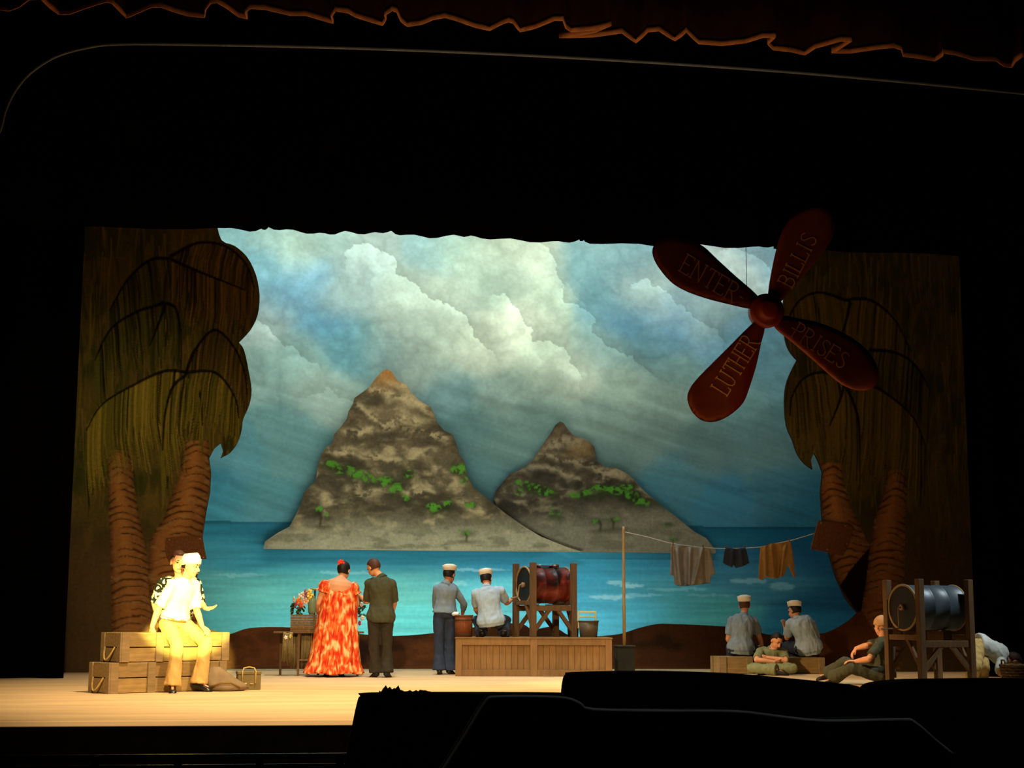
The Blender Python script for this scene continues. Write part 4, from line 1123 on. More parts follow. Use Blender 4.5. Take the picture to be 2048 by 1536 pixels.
def garment(name, outline, m, label, folds, amp, pegs, sag=0.0):
    xs = [p[0] for p in outline]; ys = [p[1] for p in outline]
    ol = outline
    gx, gy = np.meshgrid(np.arange(min(xs), max(xs), 1.6), np.arange(min(ys), max(ys), 1.6))
    d, _, _ = segdist(gx, gy, ol + [ol[0]]); keep = inpoly(gx, gy, ol) & (d > .9)
    pts = [Vector(p) for p in ol] + [Vector((a, b)) for a, b in zip(gx[keep], gy[keep])]
    n = len(ol)
    vs_, _, fs_, _, _, _ = delaunay_2d_cdt(pts, [(i, (i + 1) % n) for i in range(n)], [], 1, 1e-4)
    P = np.array([(v[0], v[1]) for v in vs_]); y0 = min(ys)
    dd, _, _ = segdist(P[:, 0], P[:, 1], ol + [ol[0]])
    wob = np.zeros(len(P))
    for (fx0, fx1, wd, a) in folds:
        t = np.clip((P[:, 1] - y0) / (max(ys) - y0), 0, 1)
        c = fx0 + (fx1 - fx0) * t
        wob += a * np.exp(-((P[:, 0] - c) / wd) ** 2) * sstep(0, .25, t)
    wob += amp * (fbm(P[:, 0] / 14, P[:, 1] / 34, 3, 410) - .5)
    th = .012 * np.sqrt(np.clip(dd / 3, 0, 1)) + .003
    fr = []; bk = []
    for (x, y), q, h in zip(P, wob, th):
        Y = lineY(x) - q
        fr.append(onY(x, y, Y - h)); bk.append(onY(x, y, Y + h))
    N = len(fr); faces = []
    for f in fs_:
        f = tuple(f)
        if (fr[f[1]] - fr[f[0]]).cross(fr[f[2]] - fr[f[0]]).y > 0: f = tuple(reversed(f))
        faces.append(f); faces.append(tuple(N + i for i in reversed(f)))
    for i in range(n): faces.append((i, (i + 1) % n, N + (i + 1) % n, N + i))
    top = fr[int(np.argmin(P[:, 1]))]
    o = mesh_obj(name, fr + bk, faces, m, None, True, top); tag(o, label, 'clothing', 'washing on the clothesline')
    for ip, (px, py) in enumerate(pegs):
        p = onY(px, py, lineY(px))
        e = empty('clothes_peg', p, 0, None, 'peg', 'clothes pegs')
        e['label'] = 'dark clothes peg pinning the ' + label.split(' ')[0] + ' ' + label.split(' ')[1] + ('' if len(pegs) < 2 else (' at its left end', ' at its right end')[ip])
        for s_ in (-1, 1): box('prong', (-.006, s_ * .018 - .005, -.035), (.006, s_ * .018 + .005, .03), M['frame'], e, .002)
        tube('spring', [(-.008, -.014, .01), (.008, 0, .012), (-.008, .014, .01)], .003, M['crank'], e, 6)
    return o
def c4(x, y): return (1200 + x / 4.096, 1030 + y / 4.096)
SH1 = [c4(*p) for p in [(582, 232), (640, 240), (720, 254), (800, 262), (850, 268), (905, 276), (918, 340), (932, 420), (946, 478), (925, 490), (908, 505), (904, 556), (820, 570), (740, 578), (660, 584), (612, 572), (604, 500), (574, 492), (578, 400), (580, 300)]]
o = garment('shirt_on_line', SH1, mat('grey_brown_wet_cotton', L4(140, 132, 118), .6, .12, 10), 'grey shirt hanging on the clothesline, the largest piece of washing', [(1352, 1362, 5, .07), (1381, 1378, 4, .09), (1408, 1386, 4, .07), (1410, 1412, 4, -.06), (1345, 1352, 4, -.06), (1368, 1370, 6, -.05)], .05, [(1346, 1086), (1406, 1093)])
SHO = [c4(*p) for p in [(1028, 268), (1110, 272), (1192, 268), (1208, 320), (1223, 393), (1170, 420), (1112, 436), (1094, 408), (1084, 430), (1040, 412), (1006, 393), (1014, 330)]]
garment('shorts_on_line', SHO, M['denim'], 'navy shorts hanging in the middle of the clothesline', [(1466, 1462, 4, .04), (1480, 1486, 4, .04), (1472, 1471, 3, -.04)], .03, [(1453, 1094), (1490, 1094)])
SH2 = [c4(*p) for p in [(1312, 264), (1352, 250), (1400, 232), (1470, 226), (1520, 214), (1562, 212), (1578, 300), (1590, 400), (1601, 508), (1586, 512), (1560, 456), (1536, 408), (1524, 460), (1505, 500), (1440, 522), (1385, 514), (1348, 505), (1338, 536), (1298, 524), (1302, 420), (1308, 330)]]
o = garment('shirt_on_line', SH2, mat('tan_cotton', L4(164, 122, 66), .85, .14, 10), 'tan shirt hanging nearest the palm trunk on the clothesline', [(1530, 1532, 4, .06), (1542, 1548, 4, .05), (1572, 1560, 4, .06), (1555, 1556, 4, -.05)], .05, [(1578, 1080)])
# brown boards fixed to the palm trunks
M['board'] = mat('brown_board_wood', L4(104, 62, 34), .85, .3, 4, (6, 1, 6), bump=.3)
def board(pts, Y, label):
    f = [onY(x, y, Y) for x, y in pts]; b = [v + Vector((0, .04, 0)) for v in f]
    n = len(f); faces = [tuple(reversed(range(n))), tuple(n + i for i in range(n))] + [(i, (i + 1) % n, n + (i + 1) % n, n + i) for i in range(n)]
    c = sum(f, Vector()) / n
    e = empty('trunk_board', c, 0, label, 'board', 'boards on the palm trunks')
    o = mesh_obj('panel', [v - c for v in f + b], faces, M['board'], e)
    for k in (0, 1, 2, 3):
        p = f[k * n // 4].lerp(c, .16) - c
        g = Geo(); g.ellipsoid(p + Vector((0, -.002, 0)), (.014, 0, 0), (0, .008, 0), (0, 0, .014), 8, 5); g.build('nail', M['crank'], e)
board([(1637, 1041), (1660, 1044), (1695, 1048), (1706, 1056), (1698, 1090), (1686, 1112), (1652, 1104), (1622, 1098)], PALM_Y - .045, 'tilted brown board on the right palm trunk where the clothesline ends')
board([(332, 1076), (372, 1072), (405, 1074), (409, 1098), (413, 1118), (380, 1120), (338, 1124), (330, 1100)], PALM_Y - .045, 'brown board on the left palm trunk behind the spotlit man')

# ================================================================== LOW CRATES UNDER THE SAILORS
QF = onZ(1440, 1348, 0).y
def lowcrate(pxa, pxb, pyt, Y, D, label):
    a = onY(pxa, pyt, Y); b = onY(pxb, pyt, Y)
    return crate((a.x, Y, 0), math.radians(3), b.x - a.x, D, a.z, label, 1, False, 2, 'low crates under the seated sailors')
LC1 = lowcrate(1440, 1506, 1313, QF, .45, 'low pale crate under the left seated sailor')
LC2 = lowcrate(1577, 1650, 1315, QF, .45, 'low pale crate under the right seated sailor')

# ================================================================== VENDOR'S STAND
VY = onZ(600, 1352, 0).y
vz = onY(580, 1263, VY).z
va = onY(547, 1263, VY).x; vb = onY(728, 1263, VY).x
vt = empty('vendor_table', ((va + vb) / 2, VY, 0), 0, 'narrow plank table of souvenirs in front of the woman', 'table')
hw_ = (vb - va) / 2
for k in range(3): box('top_plank', (-hw_, -.04 + k * .16 + .002, vz - .025), (hw_, -.04 + (k + 1) * .16 - .002, vz), M['frame'], vt, .003)
for px, y in ((597, -.01), (637, .40), (716, -.01), (560, .40)):
    x = onY(px, 1300, VY).x - vt.location.x
    box('leg', (x - .018, y, 0), (x + .018, y + .036, vz - .025), M['frame'], vt, .003)
box('stretcher', (onY(597, 1300, VY).x - vt.location.x, .0, .22), (onY(716, 1300, VY).x - vt.location.x, .025, .25), M['frame'], vt, .003)
# woven basket box on the table
ba = onY(581, 1262, VY + .2).x; bb = onY(633, 1262, VY + .2).x; bz = onY(600, 1229, VY + .1).z
M['wicker'] = mat('woven_straw', L4(120, 88, 50), .9, .3, 40, (1, 1, .6), bump=.5)
bk = empty('woven_basket', ((ba + bb) / 2, VY + .2, vz), 0, 'square woven straw basket on the souvenir table under the flowers', 'basket')
bw_ = (bb - ba) / 2; hh = bz - vz
for k in range(7):
    z0 = k * hh / 7
    g = Geo()
    q = 1 + .012 * (k % 2)
    g.loft([[Vector((sx * bw_ * q, sy * .15 * q, z)) for sx, sy in ((-1, -1), (-.3, -1.06), (.3, -1.06), (1, -1), (1, 1), (.3, 1.04), (-.3, 1.04), (-1, 1))] for z in (z0 + .002, z0 + hh / 14, z0 + hh / 7 - .002)])
    g.build('weave_band', M['wicker'], bk, False)
# flowers: each bloom with its petals
PETAL = [L4(238, 196, 170), L4(226, 92, 60), L4(240, 214, 90), L4(240, 232, 210), L4(206, 70, 110), L4(242, 150, 50), L4(150, 80, 120)]
PM_ = [mat('petal_%s' % n_, c, .7, .12) for n_, c in zip(('blush', 'coral', 'yellow', 'white', 'magenta', 'orange', 'mauve'), PETAL)]
PN = ['blush', 'coral', 'yellow', 'white', 'magenta', 'orange', 'mauve']
M['stamen'] = mat('flower_heart', L4(200, 150, 40), .8, .1)
M['leaf'] = mat('dark_leaf', L4(56, 72, 34), .7, .25, 12)
FL = [(586, 1199, 0), (592, 1205, 1), (598, 1201, 5), (601, 1209, 1), (604, 1190, 3), (609, 1184, 4), (606, 1198, 0), (613, 1190, 6), (618, 1184, 2), (616, 1194, 2), (611, 1202, 0), (596, 1193, 3), (620, 1178 + 12, 2), (589, 1210, 6)]
rnd = random.Random(3)
wherefl = ['at the left end of the heap', 'low on the left of the heap', 'left of the middle of the heap', 'low in the middle of the heap', 'high in the middle of the heap', 'near the crest of the heap', 'in the centre of the heap',
           'right of the centre of the heap', 'at the crest of the heap', 'on the right slope of the heap', 'low right of the centre of the heap', 'upper left of the heap', 'at the right end of the heap', 'lowest on the left of the heap']
def bloom(px, py, k, Y, label, grp, r=.045):
    p = onY(px, py, Y)
    e = empty('flower', p, rnd.random() * 3, label, 'flower', grp)
    g0 = None
    for j in range(5):
        t = 2 * math.pi * j / 5
        dr = Vector((math.cos(t), -.35, math.sin(t))).normalized(); sd_ = Vector((-math.sin(t), 0, math.cos(t)))
        g = Geo(); g.ellipsoid(dr * r * .7, dr * r * .62, sd_ * r * .5, Vector((0, .010, 0)), 8, 5); g.build('petal', PM_[k], e)
    g = Geo(); g.ellipsoid((0, -.022, 0), (.013, 0, 0), (0, .013, 0), (0, 0, .013), 8, 5); g.build('stamen', M['stamen'], e)
for (x, y, k), wh_ in zip(FL, wherefl):
    bloom(x, y, k, VY + .14 + rnd.uniform(-.03, .03), PN[k] + ' flower ' + wh_ + ' over the basket', 'flowers over the basket')
def leafpile(name, px, py, wpx, hpx, Y, m, label, cat, nl, seed):
    rn = random.Random(seed); c = onY(px, py, Y); e = empty(name, c, 0, label, cat)
    s_ = (onY(px + 1, py, Y).x - c.x)
    for k in range(nl):
        o_ = Vector((rn.uniform(-1, 1) * wpx * s_ * .5, rn.uniform(-.06, .06), rn.uniform(-1, 1) * hpx * s_ * .5))
        d = Vector((rn.uniform(-1, 1), rn.uniform(-.6, .2), rn.uniform(-.6, .9))).normalized(); L = rn.uniform(.05, .09)
        sd_ = d.orthogonal().normalized(); nn = d.cross(sd_)
        g = Geo(); g.loft([g.ring(o_ + d * (t * L), sd_ * (w_ * .022), nn * (.003), 6) for t, w_ in ((-.5, .1), (-.2, .9), (.1, 1.0), (.4, .5), (.5, .08))]); g.build('leaf', m, e, True)
    return e
leafpile('leaf_bunch', 596, 1219, 26, 22, VY + .16, M['leaf'], 'dark leafy bunch on the basket below the flowers', 'leaves', 34, 1)
leafpile('leaf_bunch', 722, 1214, 16, 36, VY + .12, mat('mid_leaf', L4(72, 96, 62), .7, .3, 12), 'green leafy bunch hanging between the woman and the soldier', 'leaves', 38, 2)
for x, y, k, wh_ in ((722, 1209, 3, 'highest between the woman and the soldier'), (724, 1236, 3, 'lowest between the woman and the soldier'), (718, 1246, 4, 'in the dark gap between the woman and the soldier')):
    bloom(x, y, k, VY + .02, PN[k] + ' flower ' + wh_, 'flowers between the couple', .035)
# grey-green jar and small dish behind the flowers
jp = onY(624, 1229, VY + .17); g = Geo(); jh = onY(624, 1192, VY + .17).z - jp.z
g.loft([g.ring(Vector((0, 0, z * jh)), Vector((r, 0, 0)), Vector((0, r, 0)), 20) for z, r in ((0, .045), (.15, .06), (.5, .066), (.8, .058), (.95, .04), (1.0, .045), (1.0, .035), (.9, .03))])
o = g.build('jar', mat('grey_green_glaze', L4(122, 134, 98), .5, .2, 8), None); o.location = jp; tag(o, 'grey-green jar beside the flowers, against the woman\'s arm', 'jar')
jp = onY(630, 1181, VY + .28); g = Geo()
g.loft([g.ring(Vector((0, 0, z)), Vector((r, 0, 0)), Vector((0, r, 0)), 20) for z, r in ((0, .03), (.02, .06), (.03, .075), (.032, .07), (.02, .05))])
st_ = empty('souvenir_stand', (jp.x, VY + .28, vz), 0, 'slim stand with a pale dish at the woman\'s left shoulder', 'stand')
g.build('dish', mat('pale_shell_dish', L4(225, 205, 170), .4, .1), st_); st_.children[0].location = (0, 0, jp.z - vz)
tube('post', [(0, 0, 0), (0, 0, jp.z - vz + .01)], .014, M['tubdark'], st_); 
g = Geo(); g.loft([g.ring(Vector((0, 0, z)), Vector((r, 0, 0)), Vector((0, r, 0)), 16) for z, r in ((0.001, .07), (.015, .07), (.02, .02))]); g.build('foot', M['tubdark'], st_)
# grass skirts hanging from the front of the table
M['grass'] = mat('dry_grass', L4(128, 110, 70), .95, .35, 30, (8, 8, 1))
def skirt(px, pyt, pyb, wpx, Y, label):
    a = onY(px, pyt, Y); b = onY(px, pyb, Y); s_ = onY(px + 1, pyt, Y).x - a.x; W_ = wpx * s_ / 2
    e = empty('grass_skirt', (a.x, Y, a.z), 0, label, 'skirt', 'grass skirts hanging from the table'); H_ = a.z - b.z
    tube('waistband', [(-W_ * .8, 0, 0), (0, -.015, -.012), (W_ * .8, 0, 0)], .012, M['rope'], e)
    g = Geo(); rn = random.Random(px)
    for k in range(60):
        x = rn.uniform(-.8, .8) * W_; y = rn.uniform(-.03, .02); L = H_ * rn.uniform(.75, 1)
        g.cone([(x, y, 0), (x * 1.1, y - .012, -L * .5), (x * 1.2 + rn.uniform(-.01, .01), y - .01, -L)], [.006, .008, .003], 5)
    o = g.build('grass_strands', M['grass'], e); o['kind'] = 'stuff'
skirt(576, 1266, 1326, 22, VY - .06, 'dry grass skirt hanging at the left end of the table')
skirt(588, 1266, 1340, 26, VY + .14, 'long grass skirt hanging beside the table leg')
skirt(614, 1264, 1340, 24, VY + .10, 'grass skirt hanging close to the hem of the orange dress')
for x, y, k, wh_ in ((571, 1275, 3, 'pinned at the left end of the table'), (580, 1273, 2, 'pinned under the table edge')):
    bloom(x, y, k, VY - .10, 'small ' + PN[k] + ' flower ' + wh_, 'flowers under the table', .028)

# ================================================================== PEOPLE
def V(*a): return Vector(a)

def hand(g, wr, d, nrm, curl, k=1.0, side=1, spread=.12):
    """palm, four unequal jointed fingers and a thumb leaving the side of the palm"""
    d = Vector(d).normalized(); nrm = Vector(nrm); nrm = (nrm - d * nrm.dot(d)).normalized(); wv = d.cross(nrm) * side
    pl = .088 * k
    g.loft([g.ring(wr + d * (t * pl), wv * (a * k), nrm * (b * k), 14) for t, a, b in ((-.12, .024, .020), (.1, .030, .018), (.5, .040, .017), (.85, .042, .015), (1.02, .038, .012))])
    for j, (off, L) in enumerate(((-.031, .068), (-.010, .080), (.011, .075), (.031, .058))):
        b = wr + d * (pl * .95) + wv * (off * k)
        p = b; a = curl * .8
        for q, fr, r in ((0, .46, .0105), (1, .32, .0098), (2, .26, .0088)):
            dd = (d * math.cos(a) + nrm * math.sin(a) + wv * (spread * (off / .031))).normalized()
            e = p + dd * (L * fr * k); g.capsule(p, e, r * k, r * .95 * k, 8); p = e; a += curl * .75
    b = wr + d * (pl * .28) - wv * (.032 * k)
    dd = (d * .72 - wv * .66 + nrm * .35 * curl).normalized(); m = b + dd * (.045 * k)
    g.capsule(b, m, .014 * k, .012 * k, 8)
    dd = (d * .90 - wv * .25 + nrm * .5 * curl).normalized(); g.capsule(m, m + dd * (.034 * k), .0115 * k, .0095 * k, 8)

def head_geo(g, c, f, u, k):
    r = f.cross(u).normalized()
    g.ellipsoid(c + u * (.022 * k) - f * (.012 * k), r * (.076 * k), f * (.098 * k), u * (.092 * k), 18, 12)
    g.ellipsoid(c - u * (.035 * k) + f * (.022 * k), r * (.060 * k), f * (.068 * k), u * (.078 * k), 16, 10)
    g.ellipsoid(c - u * (.088 * k) + f * (.055 * k), r * (.030 * k), f * (.026 * k), u * (.022 * k), 10, 6)
    g.capsule(c + u * (.018 * k) + f * (.080 * k), c - u * (.028 * k) + f * (.106 * k), .010 * k, .015 * k, 8)
    g.capsule(c + u * (.028 * k) + f * (.074 * k) - r * (.040 * k), c + u * (.028 * k) + f * (.074 * k) + r * (.040 * k), .013 * k, .013 * k, 8)
    g.capsule(c - u * (.057 * k) + f * (.082 * k) - r * (.018 * k), c - u * (.057 * k) + f * (.082 * k) + r * (.018 * k), .010 * k, .010 * k, 8)
    for s in (-1, 1):
        g.ellipsoid(c + r * (s * .078 * k) - u * (.008 * k) - f * (.008 * k), r * (.010 * k), f * (.019 * k), u * (.032 * k), 10, 6)

def sphere_shell(c, f, u, k, sx, sy, sz, keep, n=28, m=18):
    """part of a skull-shaped shell: keep(fx, ux, rx) says which faces stay"""
    r = f.cross(u).normalized(); vs = []; fs = []; cc = c + u * (.022 * k) - f * (.012 * k)
    for i in range(m + 1):
        ph = -math.pi / 2 + math.pi * i / m
        for j in range(n):
            t = 2 * math.pi * j / n
            vs.append((math.cos(ph) * math.cos(t), math.cos(ph) * math.sin(t), math.sin(ph)))
    for i in range(m):
        for j in range(n):
            q = (i * n + j, i * n + (j + 1) % n, (i + 1) * n + (j + 1) % n, (i + 1) * n + j)
            a = [sum(vs[z][x] for z in q) / 4 for x in range(3)]
            if keep(a[1], a[2], a[0]): fs.append(q)
    return [cc + r * (x * sx * k) + f * (y * sy * k) + u * (z * sz * k) for x, y, z in vs], fs

RING = ((-.06, .150, .105), (0.0, .172, .120), (.10, .172, .118), (.30, .148, .102), (.48, .150, .106), (.65, .166, .118), (.80, .172, .118), (.90, .150, .100), (.97, .095, .075), (1.02, .062, .060))

class Person:
    def __init__(s, label, k=1.0):
        s.label = label; s.k = k; s.curlL = s.curlR = .5; s.bulge = V(0, 0, 0); s.girth = 1.0
        s.hk = 1.08; s.nL = s.nR = V(0, 1, 0); s.dL = s.dR = None
    def torso(s, g, add, t0, t1, wide=1.0, flare=0.0):
        k = s.k; H = (s.hipL + s.hipR) / 2; N = s.neck; Mid = (H + N) / 2 + s.bulge
        ha = (s.hipR - s.hipL).normalized(); sa = (s.shR - s.shL).normalized()
        wsh = (s.shR - s.shL).length / 2
        rings = []
        samples = [r for r in RING if t0 - 1e-6 <= r[0] <= t1 + 1e-6]
        def at(t):
            ts = [r[0] for r in RING]
            return float(np.interp(t, ts, [r[1] for r in RING])), float(np.interp(t, ts, [r[2] for r in RING]))
        tl = sorted(set([t0, t1] + [r[0] for r in samples]))
        for t in tl:
            c = H * (1 - t) ** 2 + Mid * (2 * t * (1 - t)) + N * (t * t) if t >= 0 else H + (Mid - H) * (2 * t)
            tg = ((Mid - H) * (2 * (1 - t)) + (N - Mid) * (2 * t)).normalized() if t >= 0 else (Mid - H).normalized()
            wv = (ha * (1 - min(max(t, 0), 1)) + sa * min(max(t, 0), 1)); wv = (wv - tg * wv.dot(tg)).normalized(); dv = tg.cross(wv)
            a, b = at(t)
            fl = 1 + flare * max(0, .3 - t)
            a = a * k * s.girth * wide * fl + add; b = b * k * s.girth * fl + add
            if add > .015: q_ = .022 * min(1, max(0, (.45 - t) / .35)); a += q_ * .7; b += q_
            if t > .6 and t < .95: a = max(a, min(wsh * 1.02, a * 1.15))
            rings.append(g.ring(c, wv * a, dv * b, 22))
        g.loft(rings)
    def build(s, mats, shirt=None, trousers=None, sleeve=.75, tuck=True, hem=.10, cap=None, hair='short', boot='shoe', eyes=True, disp=.012, collar=True, tail=-.10):
        k = s.k; g = Geo()
        f, u = s.hf.normalized(), s.hu.normalized(); u = (u - f * u.dot(f)).normalized()
        s.torso(g, -.004, -.06, 1.02)
        g.capsule(s.neck - (s.head - s.neck) * .15, s.head - u * (.05 * k) - f * (.012 * k), .060 * k, .054 * k)
        head_geo(g, s.head, f, u, s.hk * k)
        for sh, el, wr, d, nn, cu, sd in ((s.shL, s.elL, s.wrL, s.dL, s.nL, s.curlL, 1), (s.shR, s.elR, s.wrR, s.dR, s.nR, s.curlR, -1)):
            g.capsule(sh, sh.lerp(el, .4), .058 * k * s.girth, .050 * k * s.girth); g.capsule(sh.lerp(el, .4), el, .050 * k * s.girth, .041 * k)
            g.capsule(el, el.lerp(wr, .3), .041 * k, .043 * k); g.capsule(el.lerp(wr, .3), wr, .043 * k, .028 * k)
            hand(g, wr, d if d is not None else (wr - el), nn, cu, k, sd)
        for hp_, kn, an, to in ((s.hipL, s.knL, s.anL, s.toL), (s.hipR, s.knR, s.anR, s.toR)):
            g.capsule(hp_, kn, .088 * k * s.girth, .058 * k); g.capsule(kn, kn.lerp(an, .35), .056 * k, .058 * k); g.capsule(kn.lerp(an, .35), an, .058 * k, .038 * k)
            td = (to - an); g.capsule(an - V(0, 0, .02), an - V(0, 0, .03) + td * .7, .026 * k, .016 * k)
        me = remesh(g, .0072, 2)
        base = V(s.base.x, s.base.y, s.base.z)
        me.transform(Matrix.Translation(-base)); me.materials.append(mats['skin'])
        body = bpy.data.objects.new('person', me); COL.objects.link(body); body.location = base
        tag(body, s.label, 'person')
        def part(name, geo, m, vox=.011, sm=4, dp=disp, seed=0):
            me = remesh(geo, vox, sm, dp, seed=seed); me.transform(Matrix.Translation(-base)); me.materials.append(m)
            o = bpy.data.objects.new(name, me); COL.objects.link(o); o.parent = body; return o
        if trousers:
            g = Geo(); s.torso(g, .012 * k, -.06, .16)
            for hp_, kn, an in ((s.hipL, s.knL, s.anL), (s.hipR, s.knR, s.anR)):
                e = kn.lerp(an, 1.04)
                g.capsule(hp_, hp_.lerp(kn, .5), .104 * k * s.girth, .092 * k * s.girth); g.capsule(hp_.lerp(kn, .5), kn, .092 * k * s.girth, .078 * k)
                g.cone([kn.lerp(an, -.03), kn, kn.lerp(an, .4), kn.lerp(an, .8), e], [.06 * k, .078 * k, .080 * k, (.05 + hem * .42) * k, hem * k])
            part('trousers', g, trousers, seed=1)
        if shirt:
            g = Geo(); s.torso(g, .020 * k, tail if not tuck else .10, .985, 1.0, .25 if not tuck else 0)
            for sh, el, wr in ((s.shL, s.elL, s.wrL), (s.shR, s.elR, s.wrR)):
                ins = sh.lerp(s.neck, .35)
                if sleeve <= 1:
                    g.capsule(ins, sh, .062 * k, .070 * k * s.girth)
                    g.cone([sh - (el - sh) * .08, sh.lerp(el, sleeve * .5), sh.lerp(el, sleeve)], [.060 * k, .068 * k * s.girth, .068 * k * s.girth])
                else:
                    q = el.lerp(wr, sleeve - 1)
                    g.capsule(ins, sh, .062 * k, .068 * k); g.capsule(sh, el, .066 * k, .057 * k); g.cone([el.lerp(sh, .08), el, el.lerp(q, .5), q], [.05 * k, .057 * k, .056 * k, .050 * k])
            part('shirt', g, shirt, seed=2)
            if collar:
                ax = (s.head - s.neck).normalized(); w = (s.shR - s.shL).normalized(); w = (w - ax * w.dot(ax)).normalized(); dv = ax.cross(w)
                g = Geo(); c0 = s.neck - ax * .012
                g.loft([g.ring(c0 + ax * (t * k), w * (r * k), dv * (r * k * 1.02), 24) for t, r in ((-.035, .094), (.0, .078), (.026, .068), (.029, .062), (0, .068))])
                g.v = [v - base for v in g.v]; g.build('collar', shirt, body, True)
        # shoes
        for an, to in ((s.anL, s.toL), (s.anR, s.toR)):
            d = (to - an); d = V(d.x, d.y, d.z); L = d.length; d.normalize()
            upv = V(0, 0, 1) - d * d.z
            if upv.length < .2: upv = V(0, 1, 0) - d * d.y
            upv.normalize(); w = d.cross(upv); z0 = an - upv * (.055 * k)
            g = Geo()
            prof = ((-.075, .030, .036, .040), (-.06, .038, .042, .045), (0, .040, .055, .055), (.06, .042, .038, .038), (.13, .047, .030, .028), (.175, .042, .022, .020), (.195, .02, .012, .010))
            g.loft([g.ring(z0 + d * (x * k) + upv * ((zc - .03) * k), w * (a * k), upv * (h * k), 16) for x, a, h, zc in prof])
            g.cone([an - upv * (.03 * k), an + (s.knL - s.anL if an is s.anL else s.knR - s.anR).normalized() * (.07 * k)], [.05 * k, .046 * k], 16)
            g.v = [v - base for v in g.v]; g.build('shoe', M[boot], body, True)
        k = k * s.hk
        # hair
        if hair:
            hm = mats['hair']
            if hair == 'short': kp = lambda a, b, c: (b > .62 or (a < .22 and b > -.55) or (a < .5 and b > .42)) and not (abs(c) > .86 and a > -.1 and b < .1)
            elif hair == 'crop': kp = lambda a, b, c: (b > .55 or (a < .12 and b > -.62)) and not (abs(c) > .86 and a > -.1 and b < .1)
            else: kp = lambda a, b, c: b > .5 or (a < .25 and b > -.8)
            vs, fs = sphere_shell(s.head, f, u, k, .084, .107, .104, kp)
            o = mesh_obj('hair', [v - base for v in vs], fs, hm, body, True); so = o.modifiers.new('thick', 'SOLIDIFY'); so.thickness = .012
        r = f.cross(u).normalized()
        if cap in ('sailor',):
            # round white cap: upturned stitched band and a low crown, pushed back on the head
            ct = s.head + u * (.088 * k) - f * (.018 * k); cu = (u - f * .18).normalized(); cf = r.cross(cu) * -1
            g = Geo(); g.loft([g.ring(ct + cu * (z * k), r * (q * k), cf * (q * 1.12 * k), 30) for z, q in ((-.022, .086), (-.024, .094), (.02, .099), (.046, .103), (.050, .099), (.030, .090), (.0, .088))])
            g.v = [v - base for v in g.v]; cp = g.build('sailor_cap', M['capwhite'], body, True)
            g = Geo(); g.loft([g.ring(ct + cu * (z * k), r * (q * k), cf * (q * 1.12 * k), 26) for z, q in ((.0, .086), (.04, .086), (.060, .076), (.068, .05), (.07, .01))])
            g.v = [v - base for v in g.v]; g.build('cap_crown', M['capwhite'], cp, True)
        if cap == 'garrison':
            ct = s.head + u * (.055 * k); u_ = u; u = (u - f * .26).normalized(); f = (f + u_ * .26).normalized()
            g = Geo()
            rings = []
            for z, wv_, fv in ((-.03, .086, .112), (.02, .080, .116), (.055, .056, .112), (.085, .022, .094), (.095, .006, .08)):
                rings.append(g.ring(ct + u * (z * k) - f * (.012 * k), r * (wv_ * k), f * (fv * k), 28))
            g.loft(rings); g.v = [v - base for v in g.v]; cp = g.build('garrison_cap', M['capwhite'], body, True)
            g = Geo(); g.loft([g.ring(ct + u * (z * k) - f * (.012 * k), r * (a * k), f * (b * k), 28) for z, a, b in ((-.034, .090, .116), (.02, .089, .122), (.024, .084, .116))]); g.v = [v - base for v in g.v]; g.build('cap_band', M['cream'], cp, True)
        f, u = s.hf.normalized(), s.hu.normalized(); u = (u - f * u.dot(f)).normalized()
        if cap == 'beanie':
            vs, fs = sphere_shell(s.head, f, u, k, .088, .110, .106, lambda a, b, c: b > .05 - .22 * (a < 0))
            o = mesh_obj('knit_cap', [v - base for v in vs], fs, M['beanie'], body, True); so = o.modifiers.new('thick', 'SOLIDIFY'); so.thickness = .014
        if eyes:
            for sd in (-1, 1):
                g = Geo(); c = s.head + f * (.084 * k) + r * (sd * .030 * k) + u * (.008 * k)
                g.ellipsoid(c, r * .012 * k, f * .008 * k, u * (.006 * k), 10, 6); g.v = [v - base for v in g.v]; g.build('eye', M['eye'], body, True)
                g = Geo(); c = s.head + f * (.090 * k) + u * (.032 * k)
                g.capsule(c + r * (sd * .016 * k), c + r * (sd * .042 * k) - f * (.012 * k), .005 * k, .004 * k, 6); g.v = [v - base for v in g.v]; g.build('eyebrow', mats['hair'], body, True)
            g = Geo(); c = s.head + f * (.090 * k) - u * (.057 * k)
            g.capsule(c - r * (.020 * k), c + r * (.020 * k), .0055 * k, .0055 * k, 8); g.v = [v - base for v in g.v]; g.build('lips', M['lip'], body, True)
        s.obj = body; s.body_base = base
        return body

UA, FA, TH, SH = .295, .26, .43, .42
SK = {'skin': M['skin'], 'hair': M['hair']}; SKB = {'skin': M['skin'], 'hair': M['hair_brown']}; SKD = {'skin': M['skin_dark'], 'hair': M['hair']}

# ---- man seated on the crates in the follow spot
fy = onplane(345, 1262, C0, N1).y
p = Person('man in cream shirt, khaki trousers and pale cap seated on the crates')
Y = fy + .17
p.hipL = onY(334, 1249, Y); p.hipR = onY(362, 1247, Y + .12)
p.neck = onY(371, 1158, Y - .02)
p.shL = onY(345, 1170, Y - .13); p.shR = onY(390, 1171, Y + .12)
p.bulge = V(-.03, .03, 0)
p.head = onY(382, 1133, Y - .04); p.hf = V(.86, -.42, -.18); p.hu = V(.18, -.05, 1)
p.elL = child(p.shL, 318, 1214, UA, -1); p.wrL = child(p.elL, 304, 1254, FA, -1)
p.elR = child(p.shR, 393, 1219, UA, -1); p.wrR = child(p.elR, 404, 1252, FA, -1)
p.dL = V(.25, .1, -1); p.nL = V(.5, .8, 0); p.curlL = 1.1
p.dR = V(.55, -.5, -.55); p.nR = V(0, 0, -1); p.curlR = .35
